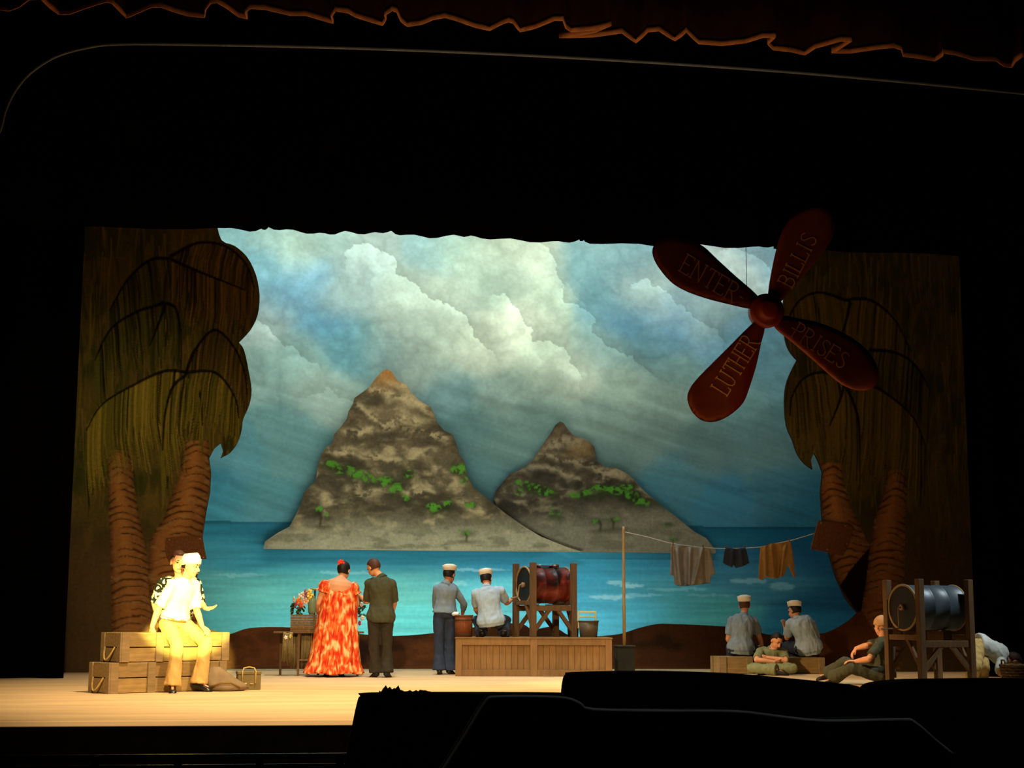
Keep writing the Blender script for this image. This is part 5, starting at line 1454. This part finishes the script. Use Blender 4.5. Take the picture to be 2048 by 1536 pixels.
p.knL = child(p.hipL, 355, 1290, TH, -1); p.anL = child(p.knL, 345, 1368, SH + .03, 1)
p.knR = child(p.hipR, 412, 1283, TH, -1); p.anR = child(p.knR, 398, 1364, SH + .03, 1)
p.anL.z = max(p.anL.z, .085); p.anR.z = max(p.anR.z, .085)
p.toL = p.anL + V(.02, -.17, -.035); p.toR = p.anR + V(.15, -.07, -.035)
p.base = V(p.hipL.x, p.hipL.y, .70)
b = p.build(SK, M['cream'], M['khaki'], sleeve=.97, tuck=True, hem=.104, cap='garrison', hair='short', disp=.016)
g = Geo(); c = (p.hipL + p.hipR) / 2; ax = (p.neck - c).normalized(); wv = (p.hipR - p.hipL).normalized(); wv = (wv - ax * wv.dot(ax)).normalized(); dv = ax.cross(wv)
g.loft([g.ring(c + ax * z, wv * .197, dv * .142, 26) for z in (.055, .09)]); g.v = [v - p.body_base for v in g.v]; g.build('belt', M['belt'], b)

# ---- man in patterned shirt standing behind the crates
p = Person('man in black and white patterned shirt standing behind the seated man')
Y = fy + .85; s_ = 1.0
p.neck = onY(360, 1154, Y); p.shL = onY(325, 1165, Y + .03); p.shR = onY(392, 1166, Y - .03); p.bulge = V(0, 0, 0)
p.hk = 1.18; p.head = onY(357, 1124, Y - .06); p.hf = V(.30, -.93, -.22); p.hu = V(.08, -.15, 1)
hz_ = .93; hx = onY(352, 1250, Y).x
p.hipL = V(hx - .09, Y, hz_); p.hipR = V(hx + .09, Y, hz_)
p.elL = child(p.shL, 309, 1206, UA, 1); p.wrL = child(p.elL, 318, 1238, FA, -1)
p.elR = child(p.shR, 402, 1206, UA, 1); p.wrR = child(p.elR, 411, 1217, FA, -1)
p.dR = V(.85, -.4, .05); p.nR = V(.1, -.5, .8); p.curlR = .25
p.dL = V(.2, -.3, -.9); p.nL = V(.8, 0, 0)
p.knL = p.hipL + V(-.02, -.02, -.43); p.anL = V(p.knL.x, Y + .02, .085); p.knR = p.hipR + V(.02, -.02, -.43); p.anR = V(p.knR.x, Y + .02, .085)
p.toL = p.anL + V(-.05, -.17, -.035); p.toR = p.anR + V(.05, -.17, -.035); p.base = V(hx, Y, 0)
M['tribal'] = blotch_mat('black_white_print', [(0.44, L4(226, 220, 190)), (0.49, L4(226, 220, 190)), (0.50, L4(26, 26, 24)), (0.56, L4(26, 26, 24))], 9.0, .85, 1, 2.2)
p.build(SKB, M['tribal'], M['olive'], sleeve=.95, tuck=False, cap=None, hair='short', disp=.012)

# ---- woman in the orange dress, seen from behind
Y = VY - .34
p = Person('woman in long orange floral dress with red flower in black hair')
bx_ = onY(668, 1353, Y).x
p.girth = 1.12; p.k = .97
p.hk = 1.16; p.neck = onY(682, 1155, Y); p.shL = onY(650, 1168, Y - .02); p.shR = onY(706, 1172, Y + .02)
p.head = onY(688, 1141, Y + .06); p.hf = V(.45, .85, -.30); p.hu = V(.12, .25, 1)
p.hipL = V(bx_ - .10, Y + .02, .90); p.hipR = V(bx_ + .10, Y + .02, .90)
p.elL = child(p.shL, 637, 1206, UA * .95, 1); p.wrL = child(p.elL, 636, 1222, FA * .95, 1)
p.elR = child(p.shR, 714, 1208, UA * .95, 1); p.wrR = child(p.elR, 712, 1216, FA * .95, 1)
p.dL = V(.1, .9, -.1); p.dR = V(-.2, .9, .1); p.nL = V(0, 0, -1); p.nR = V(0, 0, -1)
p.knL = p.hipL + V(0, 0, -.42); p.anL = V(p.knL.x, Y + .02, .085); p.knR = p.hipR + V(0, 0, -.42); p.anR = V(p.knR.x, Y + .02, .085)
p.toL = p.anL + V(-.03, .16, -.035); p.toR = p.anR + V(.03, .16, -.035); p.base = V(bx_, Y, 0)
b = p.build(SK, None, None, hair='bun', eyes=True)
base = p.body_base
M['dress'] = blotch_mat('orange_floral_cotton', [(0.34, L4(196, 40, 16)), (0.43, L4(216, 66, 24)), (0.49, L4(230, 98, 38)), (0.545, L4(232, 124, 60)), (0.60, L4(236, 170, 108)), (0.70, L4(240, 196, 140))], 17.0, .85, 1.5, .5, (1, 1, .42))
zt = onY(681, 1172, Y).z; zb = .10
rows = []; NR = 96
def half(px0, px1, py): return (onY(px1, py, Y).x - onY(px0, py, Y).x) / 2, (onY(px1, py, Y).x + onY(px0, py, Y).x) / 2
prof = [(1168, 652, 706), (1174, 646, 711), (1186, 645, 714), (1200, 643, 714), (1220, 640, 713), (1250, 635, 713), (1285, 629, 714), (1315, 623, 715), (1330, 619, 716), (1340, 615, 718), (1347, 614, 718)]
g = Geo()
for i in range(60):
    py = 1168 + (1347 - 1168) * i / 59
    x0 = np.interp(py, [q[0] for q in prof], [q[1] for q in prof]); x1 = np.interp(py, [q[0] for q in prof], [q[2] for q in prof])
    hw2, cx2 = half(x0, x1, py); z = onY(668, py, Y).z; t = i / 59
    dep = np.interp(t, [0, .12, .4, 1], [.11, .165, .20, .30])
    ruf = 1 + (.55 if py > 1330 else 0) * (py - 1330) / 17 * .12
    ring = []
    for j in range(NR):
        a = 2 * math.pi * j / NR
        fold = 1 + (.02 + .085 * t) * math.sin(11 * a + 1.2 * math.sin(3 * a)) + (.016 + .03 * t) * math.sin(23 * a + 5 * t) + (.05 * max(0, (py - 1328) / 19)) * math.sin(34 * a)
        zz = z + .012 * math.sin(5 * a) * t
        # neckline dips at the back
        if i < 10: zz -= (1 - i / 10) * .05 * max(0, math.cos(a + math.pi / 2)) * 1.0
        ring.append(V(cx2 + math.cos(a) * hw2 * fold * ruf, Y + .03 + math.sin(a) * dep * fold * ruf, zz) - base)
    rows.append(ring)
g.loft(rows, cap=False)
dr = g.build('dress', M['dress'], b, True); dr.modifiers.new('thick', 'SOLIDIFY').thickness = .008
# gathered neckline ruffle and short frilled sleeves
for (sh, el, sd) in ((p.shL, p.elL, -1), (p.shR, p.elR, 1)):
    g = Geo(); ax = (el - sh).normalized(); uu = ax.orthogonal().normalized(); ww_ = ax.cross(uu); st = sh + V(-sd * .02, 0, .015)
    rings = []
    for i, (t, r) in enumerate(((-.03, .062), (.01, .088), (.05, .100), (.085, .098), (.105, .088), (.125, .104), (.14, .112))):
        rings.append(g.ring(st + ax * t, uu * r, ww_ * r, 48, lambda a, i=i: 1 + (.03 + .014 * i) * math.sin(12 * a + i * .3)))
    g.loft(rings, cap=False); g.v = [v - base for v in g.v]
    o = g.build('sleeve_frill', M['dress'], dr, True); o.modifiers.new('thick', 'SOLIDIFY').thickness = .006
g = Geo(); fp = onY(682, 1126, Y - .02)
for j in range(7):
    a = 2 * math.pi * j / 7; dr_ = V(math.cos(a), -.3, math.sin(a)).normalized(); sd_ = V(-math.sin(a), 0, math.cos(a))
    g.ellipsoid(fp + dr_ * .03, dr_ * .03, sd_ * .022, V(0, .012, 0), 8, 5)
g.ellipsoid(fp + V(0, -.02, 0), (.018, 0, 0), (0, .018, 0), (0, 0, .018), 8, 5)
g.v = [v - base for v in g.v]; o = g.build('hair_flower', mat('scarlet_petal', L4(236, 62, 26), .7, .1), b, True)
g = Geo(); bc = p.head - p.hf.normalized() * .085 + V(0, 0, .045); g.ellipsoid(bc, (.052, 0, 0), (0, .04, 0), (0, 0, .05), 14, 8); g.v = [v - base for v in g.v]; g.build('hair_bun', M['hair'], b, True)

# ---- soldier in olive, back to us
p = Person('man in olive drab uniform bending his head beside the woman')
Y = onZ(755, 1355, 0).y + .02
bx_ = onY(758, 1355, Y).x
p.neck = onY(760, 1153, Y); p.shL = onY(738, 1167, Y + .06); p.shR = onY(784, 1168, Y - .04)
p.head = onY(747, 1135, Y + .05); p.hf = V(-.62, .68, -.42); p.hu = V(-.30, .25, 1)
p.hipL = onY(749, 1238, Y + .02); p.hipR = onY(774, 1238, Y)
p.bulge = V(.02, -.03, 0)
p.elL = child(p.shL, 734, 1203, UA, 1); p.wrL = child(p.elL, 720, 1192, FA, 1)
p.elR = child(p.shR, 789, 1204, UA, 1); p.wrR = child(p.elR, 786, 1222, FA, 1)
p.dL = V(-.6, .7, .1); p.nL = V(.2, .2, -1); p.dR = V(-.3, .9, -.1); p.nR = V(0, 0, -1)
p.knL = onY(748, 1297, Y + .02); p.anL = onY(751, 1347, Y + .04); p.knR = onY(773, 1297, Y + .02); p.anR = onY(774, 1347, Y - .02)
p.anL.z = .085; p.anR.z = .085
p.toL = p.anL + V(-.06, .17, -.035); p.toR = p.anR + V(.05, .17, -.035); p.base = V(bx_, Y, 0)
p.build(SKB, M['olive'], mat('dark_olive_trousers', L4(48, 42, 31), .9, .14, 12), sleeve=.95, tuck=False, hair='crop', boot='brownboot', disp=.016, tail=-.06)

# ---- sailor standing at the tub
p = Person('sailor in blue-grey shirt and white cap standing at the brown tub')
Y = onZ(890, 1349, 0).y
bx_ = onY(889, 1349, Y).x
p.neck = onY(893, 1166, Y); p.shL = onY(873, 1178, Y - .02); p.shR = onY(909, 1178, Y + .04)
p.head = onY(899, 1150, Y + .04); p.hf = V(.62, .74, -.22); p.hu = V(.06, .08, 1)
p.hipL = onY(879, 1232, Y); p.hipR = onY(901, 1232, Y + .03)
p.elL = child(p.shL, 871, 1212, UA, 1); p.wrL = child(p.elL, 890, 1226, FA, 1)
p.elR = child(p.shR, 928, 1208, UA, 1); p.wrR = child(p.elR, 925, 1228, FA, 1)
p.dR = V(-.1, .4, -.9); p.nR = V(-.9, 0, 0); p.dL = V(.4, .7, -.5); p.nL = V(0, 0, -1)
p.knL = onY(878, 1288, Y); p.anL = onY(879, 1339, Y); p.knR = onY(899, 1288, Y + .03); p.anR = onY(900, 1339, Y + .05)
p.anL.z = .085; p.anR.z = .085
p.toL = p.anL + V(.02, .17, -.035); p.toR = p.anR + V(.08, .15, -.035); p.base = V(bx_, Y, 0)
p.build(SKD, M['chambray2'], M['denim'], sleeve=1.55, tuck=True, hem=.118, cap='sailor', hair='crop', disp=.014)

# ---- sailor crouching at the crank
p = Person('sailor in pale blue shirt crouching on the platform turning the crank')
Y = PFY + .42
p.neck = onY(973, 1174, Y + .06); p.shL = onY(951, 1188, Y + .02); p.shR = onY(1001, 1182, Y + .06)
p.head = onY(973, 1159, Y + .16); p.hf = V(.45, .85, -.30); p.hu = V(-.05, .35, 1)
p.hipL = onY(968, 1244, Y + .0); p.hipR = onY(996, 1244, Y + .0); p.bulge = V(-.01, -.06, 0)
p.girth = 1.06
p.elL = child(p.shL, 952, 1219, UA, 1); p.wrL = child(p.elL, 962, 1232, FA, 1)
p.elR = child(p.shR, 1013, 1206, UA, 1); p.wrR = child(p.elR, 1024, 1199, FA, 1)
p.dR = V(.8, .2, .3); p.nR = V(.2, .6, -.3); p.curlR = 1.2; p.dL = V(.3, .8, -.3); p.nL = V(0, 0, -1)
p.knL = child(p.hipL, 955, 1240, TH, 1); p.anL = onY(963, 1268, Y + .05); p.knR = child(p.hipR, 1012, 1240, TH, 1); p.anR = onY(1008, 1268, Y + .05)
p.anL.z = p.anR.z = PZ + .085
p.toL = p.anL + V(-.05, .17, -.035); p.toR = p.anR + V(.08, .16, -.035); p.base = V(p.hipL.x, Y, PZ)
p.build(SK, M['chambray'], M['denim'], sleeve=.72, tuck=False, cap='sailor', hair='crop', disp=.018, tail=-.10, boot='brownboot')

# ---- two sailors seated on the low crates, backs to us
def seated(label, neck, shL, shR, head, hf, hips, elL, wrL, elR, wrR, knL, knR, mats, shirt, bulge, dLR):
    p = Person(label); Y = QF + .20
    p.neck = onY(*neck, Y); p.shL = onY(*shL, Y + .0); p.shR = onY(*shR, Y + .02)
    p.head = onY(*head, Y + .05); p.hf = V(*hf); p.hu = V(0, .15, 1); p.bulge = V(*bulge); p.girth = 1.08
    p.hipL = onY(*hips[0], Y); p.hipR = onY(*hips[1], Y)
    p.hipL.z = p.hipR.z = LC1_TOP + .125
    p.elL = child(p.shL, *elL, UA, 1); p.wrL = child(p.elL, *wrL, FA, 1); p.elR = child(p.shR, *elR, UA, 1); p.wrR = child(p.elR, *wrR, FA, 1)
    p.dL, p.dR = V(*dLR[0]), V(*dLR[1]); p.nL = V(0, .3, -1); p.nR = V(0, .3, -1)
    p.knL = child(p.hipL, *knL, TH, 1); p.knR = child(p.hipR, *knR, TH, 1)
    p.anL = p.knL + V(0, .02, -.30); p.anR = p.knR + V(0, .02, -.30)
    p.anL.z = p.anR.z = .085
    p.toL = p.anL + V(-.03, .17, -.035); p.toR = p.anR + V(.03, .17, -.035); p.base = V(p.hipL.x, Y, LC1_TOP)
    p.build(mats, shirt, M['denim'], sleeve=.78, tuck=False, cap='sailor', hair='crop', disp=.02, tail=-.14)
    return p
LC1_TOP = onY(1440, 1313, QF).z
seated('sailor in white cap sitting upright on the left low crate', (1488, 1229), (1464, 1241), (1508, 1243), (1489, 1211), (.25, .95, -.1), ((1468, 1298), (1496, 1298)), (1456, 1278), (1468, 1296), (1518, 1272), (1524, 1290),
       (1462, 1296), (1508, 1298), SKB, M['chambray2'], (-.02, -.05, 0), ((.2, .9, -.3), (.1, .9, -.4)))
seated('sailor in white cap hunched forward on the right low crate', (1594, 1235), (1580, 1247), (1624, 1249), (1589, 1222), (-.55, .80, -.25), ((1602, 1300), (1632, 1300)), (1574, 1276), (1570, 1256), (1634, 1284), (1610, 1290),
       (1572, 1292), (1590, 1294), SK, M['chambray'], (.05, -.08, 0), ((-.1, .1, 1), (-.8, .5, 0)))

# ---- soldier asleep against the crates, arms folded
p = Person('soldier in faded olive asleep on the floor with folded arms')
Y = QF - .16
p.hipL = onY(1533, 1345, Y - .02); p.hipR = onY(1558, 1345, Y - .02); p.hipL.z = p.hipR.z = .12
p.neck = onY(1546, 1296, Y + .02); p.shL = onY(1521, 1303, Y); p.shR = onY(1568, 1305, Y); p.bulge = V(0, .03, 0)
p.head = onY(1553, 1282, Y - .05); p.hf = V(.25, -.80, -.52); p.hu = V(.28, -.40, .85)
p.elL = child(p.shL, 1513, 1320, .26, -1); p.wrL = child(p.elL, 1549, 1324, FA, -1)
p.elR = child(p.shR, 1572, 1321, .26, -1); p.wrR = child(p.elR, 1534, 1315, FA, -1)
p.dL = V(.9, .2, .05); p.nL = V(0, .9, .2); p.dR = V(-.9, -.1, .1); p.nR = V(0, .9, -.2); p.curlL = p.curlR = .4
p.knL = child(p.hipL, 1503, 1336, TH, -1); p.knR = child(p.hipR, 1586, 1337, TH, -1)
p.anL = child(p.knL, 1552, 1352, SH, -1); p.anR = child(p.knR, 1536, 1352, SH, 1)
p.anL.z = .09; p.anR.z = .09
p.toL = p.anL + V(.14, -.06, 0); p.toR = p.anR + V(-.14, -.06, 0); p.base = V(p.hipL.x, Y, 0)
p.build(SK, M['olive2'], M['olive2'], sleeve=.80, tuck=False, hair='short', boot='brownboot', disp=.016, tail=.0)

# ---- man in knitted cap sitting on the floor against the trestle
p = Person('man in tan knitted cap and olive fatigues sitting on the floor by the trestle')
Y = onZ(1765, 1370, 0).y
p.hipL = onY(1763, 1350, Y - .05); p.hipR = onY(1770, 1350, Y + .12); p.hipL.z = p.hipR.z = .13
p.neck = onY(1766, 1275, Y); p.shL = onY(1760, 1287, Y - .15); p.shR = onY(1764, 1284, Y + .16); p.bulge = V(.05, 0, 0)
p.hk = 1.15; p.head = onY(1763, 1252, Y); p.hf = V(-.38, .92, -.05); p.hu = V(-.06, 0, 1)
p.elL = child(p.shL, 1738, 1318, UA, -1); p.wrL = child(p.elL, 1711, 1323, FA, 1)
p.elR = child(p.shR, 1734, 1291, UA, -1); p.wrR = child(p.elR, 1712, 1297, FA * .9, 1)
p.dL = V(-1, .2, .1); p.nL = V(0, 0, -1); p.dR = V(-.6, 0, -.75); p.nR = V(.3, 0, -.6); p.curlR = .5
p.knL = child(p.hipL, 1700, 1336, TH, -1); p.anL = child(p.knL, 1668, 1362, SH * .9, 1)
p.knR = child(p.hipR, 1690, 1324, TH + .05, 1); p.anR = child(p.knR, 1658, 1346, SH, 1)
p.anL.z = max(.09, p.anL.z); p.anR.z = max(.09, p.anR.z)
p.toL = p.anL + V(-.15, -.06, -.02); p.toR = p.anR + V(-.16, 0, -.02); p.base = V(p.hipL.x, Y, 0)
p.build(SK, M['olive'], M['olive'], sleeve=.80, tuck=False, hair=None, eyes=False, cap='beanie', boot='brownboot', disp=.014, tail=.0)

# ---- person in white shirt bending over a basket behind the trestle
p = Person('person in white shirt and khaki trousers bending over behind the right trestle')
Y = S2.y + .95
p.hipL = onY(1955, 1292, Y - .10); p.hipR = onY(1958, 1290, Y + .12)
p.neck = onY(2009, 1318, Y); p.shL = onY(2003, 1325, Y - .17); p.shR = onY(2005, 1318, Y + .17); p.bulge = V(.04, 0, .06)
p.head = onY(2026, 1324, Y + .02); p.hf = V(.45, -.1, -.85); p.hu = V(.85, 0, .30)
p.elL = child(p.shL, 2000, 1346, .24, -1); p.wrL = child(p.elL, 2016, 1352, .24, -1)
p.elR = child(p.shR, 2006, 1344, .24, 1); p.wrR = child(p.elR, 2024, 1350, .24, -1)
p.dL = V(.7, 0, -.4); p.dR = V(.7, 0, -.4); p.nL = V(0, 1, 0); p.nR = V(0, -1, 0)
p.knL = child(p.hipL, 1952, 1335, TH, -1); p.anL = onY(1942, 1372, Y - .05); p.knR = child(p.hipR, 1968, 1334, TH, -1); p.anR = onY(1962, 1372, Y + .2)
for a in ('hipL', 'hipR'): pass
p.anL.z = p.anR.z = .085
p.toL = p.anL + V(.15, -.08, -.035); p.toR = p.anR + V(.15, -.05, -.035); p.base = V(p.hipL.x, Y, 0)
p.build(SKB, M['white_shirt'], M['khaki'], sleeve=.9, tuck=False, hair='short', disp=.016, tail=-.04)
# basket at the right edge
bp_ = onZ(2032, 1372, 0); bq = V(bp_.x, S2.y + .42, 0)
bp_ = onY(2034, 1372, S2.y + .42)
lb = empty('laundry_basket', (bp_.x, S2.y + .42, 0), 0, 'round brown wicker basket with handles at the right edge', 'basket')
tz = onY(2030, 1328, S2.y + .42).z
for k in range(8):
    z0 = k * tz / 8; r = .15 + .05 * (k / 7)
    ring = [V(math.cos(t) * r, math.sin(t) * r, z0 + tz / 16 + .006 * math.sin(12 * t + k * math.pi)) for t in [2 * math.pi * i / 36 for i in range(36)]]
    tube('weave_band', ring, tz / 15, M['wicker'], lb, 6, closed=True)
g = Geo(); g.loft([g.ring(V(0, 0, z), V(.14, 0, 0), V(0, .14, 0), 20) for z in (.004, .012)]); g.build('bottom', M['wicker'], lb)
for sx in (-1, 1):
    tube('handle', [(sx * .17, -.06, tz * .95), (sx * .18, -.04, tz + .05), (sx * .18, .04, tz + .05), (sx * .17, .06, tz * .95)], .012, M['wicker'], lb)

# ================================================================== THE DARK HOUSE IN FRONT OF THE STAGE
M['seat'] = mat('black_upholstery', (.0035, .003, .003), .85, .3, spec=.15)
M['edge_highlight'] = mat('grey_edge_highlight', (.45, .45, .43), .5, .3, 20)  # pale colour stands in for light catching the seat edge
def slope_z(y): return -0.30 - 1.6 * (y + 1.5) / (STAGE_Y + 1.53)
def theatre_seat(outline, Y, thick, label, pipe=None):
    ol = smooth_poly(outline, 3)
    f = [onY(x, y, Y) for x, y in ol]; n = len(f)
    cx_ = (min(v.x for v in f) + max(v.x for v in f)) / 2; zf = slope_z(Y)
    e = empty('theatre_seat', (cx_, Y, zf), 0, label, 'seat', 'seats in the dark rows'); L_ = e.location.copy()
    ins = sum(f, Vector()) / n
    r0 = [v + V(0, .03, 0) for v in f]; r1 = [v.lerp(ins, .02) for v in f]; r2 = [v + V(0, thick - .03, 0) for v in f]; r3 = [v.lerp(ins, .02) + V(0, thick, 0) for v in f]
    g = Geo(); g.loft([[v - L_ for v in r] for r in (r1, r0, r2, r3)]); g.build('backrest', M['seat'], e, False)
    zb = min(v.z for v in f); x0 = min(v.x for v in f) - cx_; x1 = max(v.x for v in f) - cx_
    box('cushion', (x0 + .04, thick, .40), (x1 - .04, thick + .42, .50), M['seat'], e, .02)
    for x in (x0 + .08, x1 - .13):
        box('leg', (x, .02, 0), (x + .05, thick + .36, .40), M['blackwall'], e, .004)
        box('upright', (x, .035, .40), (x + .05, thick - .035, max(.45, zb - zf + .1)), M['blackwall'], e, .004)
    if pipe:
        tube('edge_highlight', [onY(x, y, Y - .004) - L_ for x, y in smooth_poly(pipe, 3)], .0028, M['edge_highlight'], e, 6)  # thin tube, coloured pale as the highlight of the edge
    return e
SA = theatre_seat([(668, 1760), (690, 1536), (704, 1460), (715, 1408), (722, 1394), (742, 1387), (1000, 1386), (1150, 1388), (1172, 1394), (1180, 1410), (1184, 1760)], 4.3, .10, 'black theatre seat back at the left of the dark row')
theatre_seat([(1122, 1760), (1129, 1500), (1131, 1400), (1134, 1366), (1140, 1351), (1156, 1346), (1300, 1343), (1420, 1346), (1500, 1350), (1600, 1359), (1680, 1367), (1714, 1371), (1728, 1376), (1734, 1392), (1736, 1430), (1736, 1760)], 3.4, .10, 'black theatre seat back rising highest in the dark row')
theatre_seat([(1742, 1760), (1741, 1430), (1742, 1392), (1747, 1376), (1765, 1367), (1815, 1361), (1900, 1359), (2048, 1358), (2260, 1362), (2280, 1375), (2290, 1760)], 3.45, .10, 'black theatre seat back at the right end of the dark row')
PB = [(866, 1575), (890, 1536), (935, 1465), (972, 1405), (990, 1396), (1060, 1395), (1130, 1398), (1160, 1409), (1185, 1421), (1330, 1424), (1470, 1425), (1550, 1434), (1650, 1444), (1800, 1441), (1828, 1446), (1868, 1480), (1905, 1510)]
theatre_seat([(800, 1700)] + PB + [(1990, 1700)], 1.7, .08, 'nearest black theatre seat with a pale highlight painted along its edge', PB)
# crumpled scarf on the far seat
c = onY(812, 1386, 4.3); g = Geo(); rn = random.Random(9); L_ = onY(862, 1386, 4.3).x - onY(758, 1386, 4.3).x
rings = []
for i in range(26):
    t = i / 25; h = .009 * (.4 + rn.random()) * (1.6 if .05 < t < .42 else .6)
    rings.append([V((t - .5) * L_, y, z * h) for y, z in ((-.02, 0), (-.02, .6 + .4 * rn.random()), (0, 1 + .5 * rn.random()), (.04, .7 + .4 * rn.random()), (.05, 0))])
g.loft(rings); o = g.build('crumpled_scarf', M['seat'], None, False); o.location = c + V(0, .03, -.001); tag(o, 'small crumpled black scarf lying along the far seat top', 'scarf')
# orchestra pit rail
RY = 10.6
ra = onY(70, 1512, RY); zf = slope_z(RY)
rail = empty('pit_rail', (-0.6, RY, zf), 0, 'dim wooden rail of the orchestra pit below the stage', 'rail')
M['railwood'] = mat('varnished_rail_wood', L4(50, 36, 16), .4, .2, 5, (1, 6, 6))
xr0 = onY(-60, 1512, RY).x + .6; xr1 = onY(760, 1512, RY).x + .6
zt1 = onY(400, 1508, RY).z - zf; zt2 = onY(400, 1529, RY).z - zf
box('cap_rail', (xr0, -.03, zt1 - .035), (xr1, .03, zt1), M['railwood'], rail, .006)
box('lower_rail', (xr0, -.015, zt2 - .03), (xr1, .015, zt2), M['railwood'], rail, .004)
for k in range(5):
    x = xr0 + (xr1 - xr0) * (k + .5) / 5
    box('post', (x - .025, -.02, 0), (x + .025, .02, zt1 - .035), M['blackwall'], rail, .004)
# two lanterns on a bar high under the border
for px, py, lb_ in ((262, 250, 'left'), (662, 268, 'right')):
    c = onY(px, py, 19.0)
    e = empty('stage_lantern', c, 0, 'dim stage lantern hanging in the dark, the %s one of two' % lb_, 'lamp', 'stage lanterns in the dark')
    g = Geo(); g.loft([g.ring(V(0, y, -y * .5), V(r, 0, 0), V(0, r * .45, r * .9), 20) for y, r in ((-.16, .07), (-.14, .09), (.12, .10), (.14, .11), (.24, .12))]); g.build('housing', M['blackwall'], e)
    g = Geo(); g.loft([g.ring(V(0, y, -y * .5), V(r, 0, 0), V(0, r * .45, r * .9), 20) for y, r in ((.235, .10), (.245, .09), (.255, .04))]); g.build('lens', mat('lens_glass', (.05, .045, .05), .15, .1, spec=.6), e)
    tube('yoke', [(-.13, 0, 0), (-.14, 0, .18), (0, 0, .22), (.14, 0, .18), (.13, 0, 0)], .01, M['blackwall'], e)
    tube('hanging_bar', [(0, 0, .22), (0, 0, 4.2)], .012, M['blackwall'], e)
